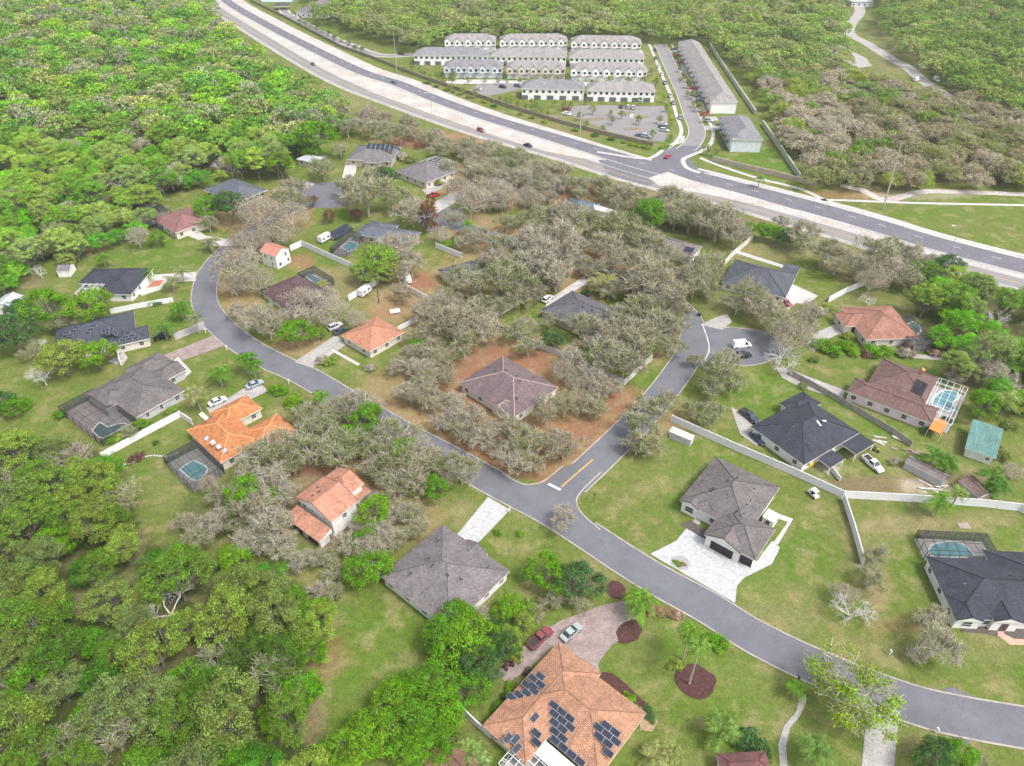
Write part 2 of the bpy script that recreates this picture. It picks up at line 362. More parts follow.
for pl in ([(502, 473.5), (522, 484), (535, 484), (544, 481), (563, 466)], [(601, 472), (581, 492), (576.5, 503), (583, 515), (600, 530)]):
    ribbon('kerb', spline(gp(*pl), .8), -.18, .18, .13, KERB, 0)
# cul-de-sac
sheet('road', CUL, .046, ASPH)
sheet('road', gp((690, 345), (698, 327), (716, 326), (724, 340), (716, 362), (700, 368)), .062, ASPH)
cp = [Vector(p) for p in CUL]; cp.append(cp[0])
ribbon('kerb', cp, -.18, .18, .12, KERB, 0, skip=lambda p: near_ne(p) or inside((p.x, p.y), gp((690, 345), (696, 322), (716, 324), (722, 340), (718, 366), (698, 372))))
ribbon('kerb', spline(gp((702, 324), (707, 338), (709, 350), (703, 364))), -.2, .2, .12, PALE, .04)
CUL2 = blob(G((325, 195)), 17, 13, 26, 0, .04, 4); sheet('road', CUL2, .047, ASPH)
sheet('road', blob(G((441, 218)), 9.5, 10, 20, 0, .04, 5), .047, ASPH)
# paint at the junction
YEL = mat('yellow road paint', (.62, .38, .07), .8, .2, 2); WHT = mat('white road paint', (.75, .75, .75), .8, .15, 2)
ya, yb = Vector(G((561.5, 487))), Vector(G((593, 459.5)))
ribbon('road_marking', [ya, yb], -.16, -.03, .066, YEL); ribbon('road_marking', [ya, yb], .06, .19, .066, YEL)
ribbon('road_marking', [Vector(G((548.5, 484))), Vector(G((560.5, 490)))], -.3, .3, .066, WHT)
# highway
NEWR = spline(gp((160, -60), (195, -28), (225, 0), (263, 23), (311, 48), (360, 71.5), (397, 83.5), (440, 101), (485, 117), (544, 135), (600, 152), (640, 164), (680, 174), (728, 186), (816, 209), (880, 227), (932, 243), (1024, 267), (1130, 292), (1240, 320)), 4)
OLDR = spline(gp((120, -60), (170, -30), (207, 2), (260, 36), (310, 66), (345, 84), (376, 96), (426, 114), (473, 130), (528, 146), (570, 158), (597, 167), (640, 180), (728, 202), (781, 217), (840, 234), (900, 252), (980, 273), (1030, 286), (1130, 310), (1240, 338)), 4)
def widths(path, a):
    o = []
    for p in path:
        x = proj(p.x, p.y)[0]; o.append(float(np.interp(x, [k[0] for k in a], [k[1] for k in a])))
    return np.array(o)
wn = widths(NEWR, [(200, 4.3), (500, 4.6), (600, 5.6), (680, 6.6), (740, 6.4), (1024, 6.0)])
wo = widths(OLDR, [(200, 4.6), (500, 4.8), (640, 4.6), (1024, 4.6)])
# sandy verges first, then both carriageways
ribbon('verge', NEWR, wn, wn+widths(NEWR, [(200, 9), (330, 9), (480, 6), (620, 2.5), (700, 2), (840, 5), (1024, 4)]), .02, SAND)
ribbon('verge', NEWR, -wn-widths(NEWR, [(200, 9), (330, 13), (480, 9), (600, 3.5), (700, 5), (840, 4), (1024, 4)]), -wn, .024, SAND)
ribbon('verge', OLDR, -wo-1.8, -wo, .026, mat('roadside gravel', (.36, .33, .3), .95, .3, .3))
ribbon('verge', OLDR, wo, wo+2.5, .03, SAND)
ribbon('road', NEWR, -wn, wn, .05, NEWASPH)
ribbon('road', OLDR, -wo, wo, .046, OLDASPH)
sk = lambda p: 590 < proj(p.x, p.y)[0] < 702
ribbon('kerb', NEWR, wn, wn+.9, .13, PALE, 0, skip=sk)
ribbon('kerb', NEWR, -wn-.7, -wn, .13, PALE, 0, skip=sk)
ribbon('sidewalk', NEWR, wn+2.2, wn+4.2, .09, PALE, 0, skip=lambda p: proj(p.x, p.y)[0] < 700)
for k in (-1, 1): ribbon('road_marking', OLDR, k*wo*.9-.1, k*wo*.9+.1, .062, WHT)
ribbon('road_marking', OLDR, -.13, .13, .062, mat('faded yellow paint', (.5, .36, .12), .8, .2, 1))
ribbon('road_marking', NEWR, -wn*.88-.1, -wn*.88+.12, .064, WHT)
dash = lambda i: (int(i) % 3) != 0
for k in (.3,):
    A = offs(NEWR, wn*k)
    b = MB()
    for i in range(0, len(A)-1, 3):
        t = (A[i+1]-A[i]).normalized()*1.5; n = Vector((-t.y, t.x)).normalized()*.075
        b.add([(*(A[i]-t-n), .064), (*(A[i]+t-n), .064), (*(A[i]+t+n), .064), (*(A[i]-t+n), .064)], [[0, 1, 2, 3]])
    tag(link('road_marking', b.mesh('road_marking', WHT)), kind='structure')
# crossover of the two carriageways and the pale median noses
sheet('road', gp((598, 160), (640, 160), (700, 168), (718, 178), (706, 190), (664, 180), (648, 186), (610, 176)), .056, NEWASPH)
sheet('median', gp((360, 88), (398, 99), (440, 114), (500, 134), (560, 149), (601, 158), (590, 160), (540, 150), (480, 131), (420, 110)), .066, SAND)
sheet('median', gp((648, 178), (668, 172), (690, 180), (735, 192), (790, 208), (850, 225), (845, 227), (780, 211), (720, 197), (660, 186)), .066, SAND)
# street into the townhouses
TS = spline(gp((664, 170), (676, 157), (691, 145), (697, 132), (691, 115), (684, 95), (673, 72), (664, 52), (660, 44)), 3)
ribbon('road', TS, -3.8, 3.8, .06, OLDASPH, skip=lambda p: proj(p.x, p.y)[1] > 166)
sheet('road', gp((648, 163), (662, 152), (676, 146), (704, 146), (694, 154), (690, 160), (700, 170), (676, 172)), .063, NEWASPH)
for d in (-4.2, 3.8): ribbon('kerb', TS, d, d+.4, .13, PALE, 0, skip=lambda p: proj(p.x, p.y)[1] > 150)
ribbon('sidewalk', TS, 6.6, 8.4, .09, PALE, 0, skip=lambda p: proj(p.x, p.y)[1] > 150)
ribbon('sidewalk', TS, -8.6, -7, .09, PALE, 0, skip=lambda p: proj(p.x, p.y)[1] > 150)
ribbon('sidewalk', spline(gp((597, 152), (640, 158.5), (655, 156), (668, 146), (681, 142), (683, 136)), 2), -.9, .9, .12, PALE, 0)
ribbon('sidewalk', spline(gp((712, 142), (704, 150), (690, 156), (683, 160), (687, 168), (700, 173)), 2), -1.0, 1.0, .12, PALE, 0)
ribbon('sidewalk', spline(gp((700, 158), (720, 166), (760, 179), (800, 189), (830, 203)), 3), -1, 1, .1, PALE, 0)
ribbon('sidewalk', spline(gp((820, 200), (844, 200.5), (885, 202), (930, 203.5), (1060, 206)), 3), -.9, .9, .1, PALE, 0)
sheet('parking_lot', gp((563, 112), (570, 106), (600, 105), (636, 106), (664, 106), (668, 118), (668, 134), (664, 142), (645, 140), (610, 132)), .04, OLDASPH)
sheet('parking_lot', gp((472, 92), (478, 84), (500, 83), (526, 84), (524, 88), (508, 92), (486, 96)), .04, OLDASPH)
# drives of the townhouse front rows
for a, b_ in (((444, 52), (500, 52)), ((502, 52), (568, 52)), ((570, 53), (644, 54)), ((446, 84), (506, 84)), ((508, 85), (568, 85)), ((572, 86), (648, 87))):
    pa, pb = Vector(G(a)), Vector(G(b_)); sheet('driveway', [tuple(pa), tuple(pb), (pb.x, pb.y+9), (pa.x, pa.y+9)], .035, PALE)
for i in range(9):
    t = i/8; x = 677+t*33; y = 52+t*76
    q = Vector(G((x, y))); sheet('driveway', [(q.x-5, q.y-3.2), (q.x+6, q.y-3.2), (q.x+6, q.y+3.2), (q.x-5, q.y+3.2)], .036, CONC)
for i, c in enumerate(((555, 117), (592, 119.5), (632, 129), (640, 117), (626, 113))):
    sheet('planting_bed', blob(G(c), 4.5 if i != 1 else 8, 2.2, 14, .1, .1, i), .07, mat('car park bed', (.2, .16, .11), .95, .3, .5))
SIDE = spline(gp((283, 8), (287, 14), (305, 24), (330, 37), (352, 46), (378, 55), (410, 55), (440, 51)), 3)
ribbon('road', SIDE, -4, 4, .04, PALE)
ribbon('road', SIDE, -2.6, 2.6, .05, OLDASPH)
WIND = spline(gp((830, -30), (850, -8), (860, 10), (851, 24), (850, 34), (868, 44), (890, 58), (908, 68), (922, 80), (946, 96)), 3)
ribbon('road', WIND, -4, 4, .04, CONC)
sheet('yard', gp((818, 38), (826, 36), (842, 46), (866, 58), (872, 66), (858, 68), (838, 58), (822, 50)), .045, CONC)
sheet('water', gp((255, -8), (262, 2), (292, 2), (300, -12)), .05, mat('pond water', (.3, .38, .42), .15, .1, .2, 0, .6))
ribbon('path', spline(gp((840, 186), (862, 190), (885, 200), (920, 192), (960, 192), (1060, 196)), 3), -2, 2, .03, SAND)
# ------------------------------------------------------------------ driveways and paths of the houses
DZ = [0]
def drive(px, m=CONC, name='driveway', z=.075):
    DZ[0] += .0012; return sheet(name, gp(*px), z-.02+DZ[0], m)
drive([(650, 554), (676, 541), (690, 524), (706, 536), (740, 562), (757, 561), (772, 541), (780, 548), (772, 564), (752, 574), (744, 578), (737, 586), (735, 603)], PAVER)
drive([(689, 527), (699, 512), (704, 514), (697, 530)], CONC, 'path', .08)
drive([(779, 514), (793, 519), (778, 545), (773, 543), (788, 522), (778, 519)], PALE, 'path', .08)
drive([(457, 535), (488, 497), (510, 510), (480, 541), (470, 548)], PAVER)
drive([(508, 683), (497, 676), (502, 664), (525, 645), (540, 633), (560, 621), (600, 606), (632, 599), (645, 607), (628, 634), (611, 646), (598, 664), (600, 672), (553, 646), (530, 668)], BRICKP)
drive([(780, 766), (778, 745), (784, 726), (796, 712), (800, 698), (806, 694), (806, 702), (800, 716), (790, 728), (786, 746), (788, 770)], CONC, 'path')
drive([(861, 772), (866, 720), (870, 703), (900, 712), (896, 740), (894, 772)], CONC)
drive([(206, 408), (222, 402), (248, 386), (262, 385), (268, 391), (246, 402), (215, 419)], CONC)
drive([(150, 360), (172, 352), (213, 335.5), (226, 345.5), (178, 362), (160, 368)], BRICKP)
drive([(172, 334), (190, 327), (203, 321), (206, 329), (186, 336), (176, 340)], CONC)
drive([(136, 292), (152, 275), (196, 272), (196, 281), (166, 283), (160, 290), (142, 296)], PALE)
drive([(146, 288), (154, 281), (164, 280), (160, 286)], mat('brick red chip bed', (.36, .13, .08), .95, .2, 2), 'planting_bed', .09)
drive([(294, 362), (336, 335), (346, 345), (312, 368)], CONC)
drive([(333, 349), (360, 364), (358, 366), (331, 351)], PALE, 'path')
drive([(700, 325), (715, 318), (727, 314), (732, 322), (722, 330)], CONC)
drive([(779, 297), (792, 284), (818, 296), (806, 305), (796, 303), (788, 310)], PALE)
drive([(806, 345), (815, 333), (838, 323), (846, 331), (826, 340), (814, 352)], CONC)
drive([(776, 368), (790, 370), (846, 391), (840, 400), (800, 387), (782, 378)], CONC)
drive([(731, 407), (738, 411), (752, 425), (766, 440), (756, 446), (740, 434), (735, 420)], CONC)
drive([(900, 357), (902, 354), (944, 356), (944, 361)], CONC, 'path')
drive([(996, 625), (1003, 625), (1004, 634), (1014, 639), (1060, 641), (1060, 646), (1010, 645), (998, 636)], mat('salmon paving', (.5, .3, .23), .85, .15, 1), 'path')
drive([(544, 311), (548, 300), (583, 277), (592, 280), (575, 291), (560, 302)], PALE)
drive([(432, 204), (445, 196), (456, 191), (462, 196), (450, 206), (437, 213)], PALE)
drive([(422, 190), (445, 180), (451, 183), (428, 196)], CONC)
drive([(342, 178), (346, 162), (357, 160), (356, 172), (352, 180)], PALE)
drive([(300, 186), (307, 181), (316, 184), (306, 190)], CONC)
drive([(188, 236), (200, 232), (206, 236), (232, 240), (236, 246), (214, 246), (198, 240)], PALE)
drive([(108, 362), (124, 352), (128, 358), (122, 366)], CONC, 'path')
drive([(178, 357), (192, 372), (184, 379), (180, 378), (186, 372), (174, 361)], PALE, 'path', .08)
drive([(731, 252), (735, 250), (786, 266), (782, 268)], PALE, 'path')
for i, (c, rx, ry, rot) in enumerate([((616, 590), 1.8, 2.2, 0), ((629, 632), 3, 2, .8), ((695, 681), 3.6, 3.2, 0), ((680, 563), 1.9, 1.9, 0)]):
    mm = MULCH if i < 3 else mat('grey gravel', (.3, .3, .29), .95, .3, 3)
    sheet('planting_bed', blob(G(c), rx, ry, 20, rot, .08, i), .095, mm)
drive([(597, 684), (602, 672), (612, 673), (626, 684), (640, 698), (650, 706), (648, 711), (634, 703), (616, 692), (607, 690)], MULCH, 'planting_bed', .06)
drive([(640, 706), (650, 712), (658, 722), (652, 732), (640, 730)], mat('pine straw', (.3, .22, .13), .95, .3, 2), 'planting_bed', .065)
drive([(956, 620), (1030, 624), (1040, 640), (1006, 638), (985, 634), (962, 632)], mat('dark bed', (.1, .085, .075), .95, .3, 2), 'planting_bed', .06)
drive([(680, 525), (690, 520), (712, 533), (706, 540)], mat('dark bed', (.1, .09, .07), .95, .3, 2), 'planting_bed', .06)
for px in ([(941, 690), (952, 687), (962, 692), (974, 697), (960, 697)], [(950, 734), (958, 732), (970, 736), (968, 744), (960, 747)]):
    drive(px, NEWASPH, 'drain_apron', .085)
# ------------------------------------------------------------------ houses
class Frame:
    def __init__(s, a, b, z, along='u'):
        A, B = Vector(G(a, z)), Vector(G(b, z)); d = (B-A).normalized()
        s.o = A
        s.u = d if along == 'u' else Vector((d.y, -d.x)); s.n = Vector((-s.u.y, s.u.x))
        s.ang = math.atan2(s.u.y, s.u.x)
    def uv(s, w): d = Vector(w)-s.o; return d.dot(s.u), d.dot(s.n)
    def w(s, u, v): p = s.o+s.u*u+s.n*v; return (p.x, p.y)
def window_mesh(w, h, sill=True):
    key = ('win', w, h)
    if key in MATS: return MATS[key]
    f = MB(); t = .09
    for x, z, sx, sz in ((0, h/2, w, t), (0, -h/2, w, t), (-w/2, 0, t, h), (w/2, 0, t, h), (0, 0, w, .05)): f.box((x, 0, z), (sx, .1, sz))
    p = MB().box((0, .01, 0), (w-.04, .05, h-.04))
    MATS[key] = (f.mesh('frame', WHITE), p.mesh('pane', GLASS)); return MATS[key]
GAR = {}
def garage_mesh(w, h, m):
    k = (w, h, m.name)
    if k not in GAR:
        b = MB(); n = 4
        for i in range(n): b.box((0, 0, -h/2+h*(i+.5)/n), (w, .08, h/n-.03))
        b.box((0, .02, 0), (w, .06, h))
        GAR[k] = b.mesh('garage_door', m)
    return GAR[k]
def house(name, label, frame, blocks, roof, wall, cat='house', h=2.9, pitch=.42, over=.5, kind='shingle', along='u', openings=(), auto=True, win=(1.3, 1.25),
          panels=(), group=None, ridgecol=None, base=.0, wincol=None, foot=True, simple=False, spacing=3.8, rows=1, trim=None, vents=0):
    """blocks: (photo points on the eave line, {options}); every block is a rectangle in the frame of the house"""
    fr = Frame(frame[0], frame[1], h, along); B = []
    for i, (pts, op) in enumerate(blocks):
        bh = op.get('h', h); uv = [fr.uv(G(p, bh)) for p in pts]
        u0, u1 = min(p[0] for p in uv), max(p[0] for p in uv); v0, v1 = min(p[1] for p in uv), max(p[1] for p in uv)
        if 'depth' in op: v1 = v0+op['depth']
        if 'width' in op: u1 = u0+op['width']
        B.append(dict(u0=u0, u1=u1, v0=v0, v1=v1, h=bh+.004*i, **{k: v for k, v in op.items() if k not in ('h',)}))
    cu = (min(b['u0'] for b in B)+max(b['u1'] for b in B))/2; cv = (min(b['v0'] for b in B)+max(b['v1'] for b in B))/2
    cx, cy = fr.w(cu, cv); org = (cx, cy, 0)
    root = thing(name, label, cat, org, 0, group)
    R, W = MB(), MB(); slopes = []
    up = {}
    for bi, b in enumerate(B):
        u0, u1, v0, v1, z = b['u0'], b['u1'], b['v0'], b['v1'], b['h']
        L, D = u1-u0, v1-v0; typ = b.get('type', 'hip'); gb = b.get('gable', ''); pt = b.get('pitch', pitch)
        P = lambda u, v, zz: (*fr.w(u, v), zz)
        ring = [(u0, v0), (u1, v0), (u1, v1), (u0, v1)]
        low = [P(*c, z-.22) for c in ring]; top = [P(*c, z) for c in ring]
        def face(ps, eave, mi=0):
            e0, e1 = Vector(eave[0]), Vector(eave[1]); ed = (e1-e0).normalized(); uvs = []
            for q in ps:
                d = Vector(q)-e0; a = d.dot(ed); uvs.append((a+bi*3.3, (d-ed*a).length))
            R.add(ps, [list(range(len(ps)))], mi, [uvs])
        for i in range(4):
            j = (i+1) % 4; R.add([low[i], low[j], top[j], top[i]], [[0, 1, 2, 3]], 1)
        R.add(low, [[3, 2, 1, 0]], 1)
        if typ == 'flat':
            R.add([(q[0], q[1], q[2]) for q in top], [[0, 1, 2, 3]], b.get('mi', 0), [[(c[0], c[1]) for c in ring]]); rise = 0
        elif typ == 'shed':
            rise = pt*D; hi = [P(u0, v1, z+rise), P(u1, v1, z+rise)]
            face([top[0], top[1], hi[1], hi[0]], (top[0], top[1]))
            R.add([top[1], top[2], hi[1]], [[0, 1, 2]], 1); R.add([top[3], top[0], hi[0]], [[0, 1, 2]], 1); R.add([top[2], top[3], hi[0], hi[1]], [[0, 1, 2, 3]], 1)
            slopes.append((Vector(top[0]), Vector(top[1]), Vector(hi[0])))
        else:
            al = b.get('ridge') or ('u' if L >= D else 'v')
            span = D if al == 'u' else L; rise = pt*span/2; hz = z+rise; ins = min(span/2, (L if al == 'u' else D)/2-.01)
            g0, g1 = (al+'0') in gb, (al+'1') in gb
            if al == 'u':
                ra, rb = P(u0+(0 if g0 else ins), (v0+v1)/2, hz), P(u1-(0 if g1 else ins), (v0+v1)/2, hz)
                face([top[0], top[1], rb, ra], (top[0], top[1])); face([top[2], top[3], ra, rb], (top[2], top[3]))
                face([top[1], top[2], rb], (top[1], top[2]), 2 if g1 else 0); face([top[3], top[0], ra], (top[3], top[0]), 2 if g0 else 0)
                hips = [(top[0], ra), (top[3], ra), (top[1], rb), (top[2], rb), (ra, rb)]
                slopes += [(Vector(top[0]), Vector(top[1]), Vector(ra)), (Vector(top[2]), Vector(top[3]), Vector(rb))]
                if not g1: slopes.append((Vector(top[1]), Vector(top[2]), Vector(rb)))
                if not g0: slopes.append((Vector(top[3]), Vector(top[0]), Vector(ra)))
            else:
                ra, rb = P((u0+u1)/2, v0+(0 if g0 else ins), hz), P((u0+u1)/2, v1-(0 if g1 else ins), hz)
                face([top[1], top[2], rb, ra], (top[1], top[2])); face([top[3], top[0], ra, rb], (top[3], top[0]))
                face([top[0], top[1], ra], (top[0], top[1]), 2 if g0 else 0); face([top[2], top[3], rb], (top[2], top[3]), 2 if g1 else 0)
                hips = [(top[0], ra), (top[1], ra), (top[3], rb), (top[2], rb), (ra, rb)]
                slopes += [(Vector(top[1]), Vector(top[2]), Vector(ra)), (Vector(top[3]), Vector(top[0]), Vector(rb))]
                if not g0: slopes.append((Vector(top[0]), Vector(top[1]), Vector(ra)))
                if not g1: slopes.append((Vector(top[2]), Vector(top[3]), Vector(rb)))
            if not simple:
                for a, c in hips: R.tube(a, c, .11 if ridgecol is None else .16, n=4, mi=3, cap=False)
        if not b.get('open'):
            ov = b.get('over', over); a0, a1, c0, c1 = u0+ov, u1-ov, v0+ov, v1-ov
            W.quadbox(ccw([fr.w(a0, c0), fr.w(a1, c0), fr.w(a1, c1), fr.w(a0, c1)]), base, z-.1)
        else:
            for q in ring:
                w_ = fr.w(q[0]+(.3 if q[0] == u0 else -.3), q[1]+(.3 if q[1] == v0 else -.3)); W.box((w_[0], w_[1], z/2), (.22, .22, z-.15), fr.ang)
        if foot: FOOT.append([fr.w(u0-.3, v0-.3), fr.w(u1+.3, v0-.3), fr.w(u1+.3, v1+.3), fr.w(u0-.3, v1+.3)])
    rm = link('roof', R.mesh('roof', [roof, trim or FASCIA, wall, ridgecol or roof, WHITEM], org), root)
    link('wall', W.mesh('wall', wall, org), root)
    # openings
    taken = []
    def place(bi, side, t, z, w, hh, what, m=None):
        b = B[bi]; ov = b.get('over', over)
        if side == 'v0': uu, vv, rz = b['u0']+(b['u1']-b['u0'])*t, b['v0']+ov, fr.ang
        elif side == 'v1': uu, vv, rz = b['u0']+(b['u1']-b['u0'])*t, b['v1']-ov, fr.ang+math.pi
        elif side == 'u0': uu, vv, rz = b['u0']+ov, b['v0']+(b['v1']-b['v0'])*t, fr.ang-math.pi/2
        else: uu, vv, rz = b['u1']-ov, b['v0']+(b['v1']-b['v0'])*t, fr.ang+math.pi/2
        x, y = fr.w(uu, vv); out = Vector((math.sin(rz), -math.cos(rz)))*.05
        loc = (x+out.x-cx, y+out.y-cy, z)
        if what == 'window':
            fm, pm = window_mesh(w, hh)
            if simple:
                link('window', pm, root, loc, rz)
            else:
                f = link('window', fm, root, loc, rz); link('pane', pm, f)
        elif what == 'garage': link('garage_door', garage_mesh(w, hh, m or WHITE), root, loc, rz)
        elif what == 'door':
            link('door', garage_mesh(w, hh, m or mat('dark door', (.08, .07, .07), .5)), root, loc, rz)
        return (uu, vv)
    for (bi, side, t, what, w, hh, z, m) in openings:
        taken.append((place(bi, side, t, z, w, hh, what, m), max(w, 1)/2))
    if auto:
        for bi, b in enumerate(B):
            if b.get('open') or b.get('nowin'): continue
            for side in ('v0', 'u0', 'u1'):
                ln = (b['u1']-b['u0']) if side == 'v0' else (b['v1']-b['v0']); ov = b.get('over', over)
                n = int((ln-1.6)/spacing)
                if n < 1: continue
                rzn = {'v0': fr.ang, 'u0': fr.ang-math.pi/2, 'u1': fr.ang+math.pi/2}[side]; nx_, ny_ = math.sin(rzn), -math.cos(rzn)
                if nx_*(-cx)+ny_*(-cy) < -.1*math.hypot(cx, cy): continue
                for i in range(n):
                    t = (i+.5)/n; uu = b['u0']+(b['u1']-b['u0'])*t if side == 'v0' else (b['u0']+ov if side == 'u0' else b['u1']-ov)
                    vv = b['v0']+ov if side == 'v0' else b['v0']+(b['v1']-b['v0'])*t
                    du, dv = (0, -.8) if side == 'v0' else ((-.8, 0) if side == 'u0' else (.8, 0))
                    if any(k != bi and c['u0']+.2 < uu+du < c['u1']-.2 and c['v0']+.2 < vv+dv < c['v1']-.2 for k, c in enumerate(B)): continue
                    if any(math.hypot(uu-q[0], vv-q[1]) < r_+.9 for q, r_ in taken): continue
                    for r_ in range(rows): place(bi, side, t, 1.55+r_*2.9 if rows > 1 else min(1.55, b['h']*.55), win[0], win[1], 'window')
    # things fixed on the slopes: hit the slope with the line of sight of a photo point
    def on_slope(p):
        best = None
        x = (p[0]-512)/F; y = (p[1]-383)/F; d = Vector((x, C_-y*S_, -S_-y*C_)); o = Vector((0, 0, H))
        for e0, e1, r_ in slopes:
            n = (e1-e0).cross(r_-e0).normalized()
            if n.z < 0: n = -n
            den = d.dot(n)
            if den > -1e-6: continue
            k = (e0-o).dot(n)/den; q = o+d*k
            if q.z < e0.z-.05 or q.z > r_.z+.05: continue
            uq = fr.uv((q.x, q.y))
            if not any(b['u0']-.05 <= uq[0] <= b['u1']+.05 and b['v0']-.05 <= uq[1] <= b['v1']+.05 and abs(b['h']-e0.z) < .001 for b in B): continue
            if best is None or k < best[0]: best = (k, q, (e1-e0).normalized(), n)
        return best
    for pn, pm, (pw, ph), pts, thick in panels:
        key = (pn, pw, ph, pm.name)
        if key not in GAR:
            q = MB(); q.box((0, 0, 0), (pw, ph, thick)); 
            if pn == 'solar_panel':
                q = MB(); q.box((0, 0, -.02), (pw, ph, .05), 0, 1); nn = max(1, round(pw/.55))
                q.box((0, 0, .012), (pw-.08, ph-.08, .04))
            GAR[key] = q.mesh(pn, [pm, mat('panel rail', (.32, .33, .36), .4)])
        if pts and isinstance(pts[0], list):      # photo outlines of arrays: fill each with a grid laid out on its slope
            spots = []
            for pl in pts:
                m0 = on_slope((sum(p[0] for p in pl)/len(pl), sum(p[1] for p in pl)/len(pl)))
                if not m0: continue
                _, q0, ed0, n0 = m0; yv0 = n0.cross(ed0)
                for i in range(-12, 13):
                    for j in range(-12, 13):
                        q1 = q0+ed0*(i*(pw+.03)+(j % 2)*pw*.5)+yv0*(j*(ph+.03)); pp = proj(*q1)[:2]
                        hit = on_slope(pp) if inside(pp, pl) else None
                        if hit and hit[3].dot(n0) > .995: spots.append(pp)
            pts = spots
        for p in pts:
            r_ = on_slope(p)
            if not r_: continue
            _, q, ed, n = r_; yv = n.cross(ed)
            o = link(pn, GAR[key], root)
            M = Matrix((ed, yv, n)).transposed().to_4x4(); M.translation = q+n*(.09+thick/2)-Vector(org)
            o.matrix_local = M
    return root, fr, B
def grid_in(poly, fr_a, du, dv):
    """photo points of a grid inside a photo outline; du, dv: photo steps along the two roof directions"""
    x0 = sum(p[0] for p in poly)/len(poly); y0 = sum(p[1] for p in poly)/len(poly); o = []
    for i in range(-14, 15):
        for j in range(-14, 15):
            p = (x0+i*du[0]+j*dv[0], y0+i*du[1]+j*dv[1])
            if inside(p, poly): o.append(p)
    return o
SOLAR = mat('solar cell glass', (.03, .036, .055), .55, .25, .8, 0, .2)
SCREEN = None
def screen_mat():
    global SCREEN
    if SCREEN: return SCREEN
    m, nt, b = newmat('insect screen')
    b.inputs['Base Color'].default_value = (.05, .052, .055, 1); b.inputs['Roughness'].default_value = .9
    tr = nt.nodes.new('ShaderNodeBsdfTransparent'); mx = nt.nodes.new('ShaderNodeMixShader'); mx.inputs[0].default_value = .42
    nt.links.new(tr.outputs[0], mx.inputs[1]); nt.links.new(b.outputs[0], mx.inputs[2]); nt.links.new(mx.outputs[0], nt.nodes['Material Output'].inputs[0])
    SCREEN = m; return m
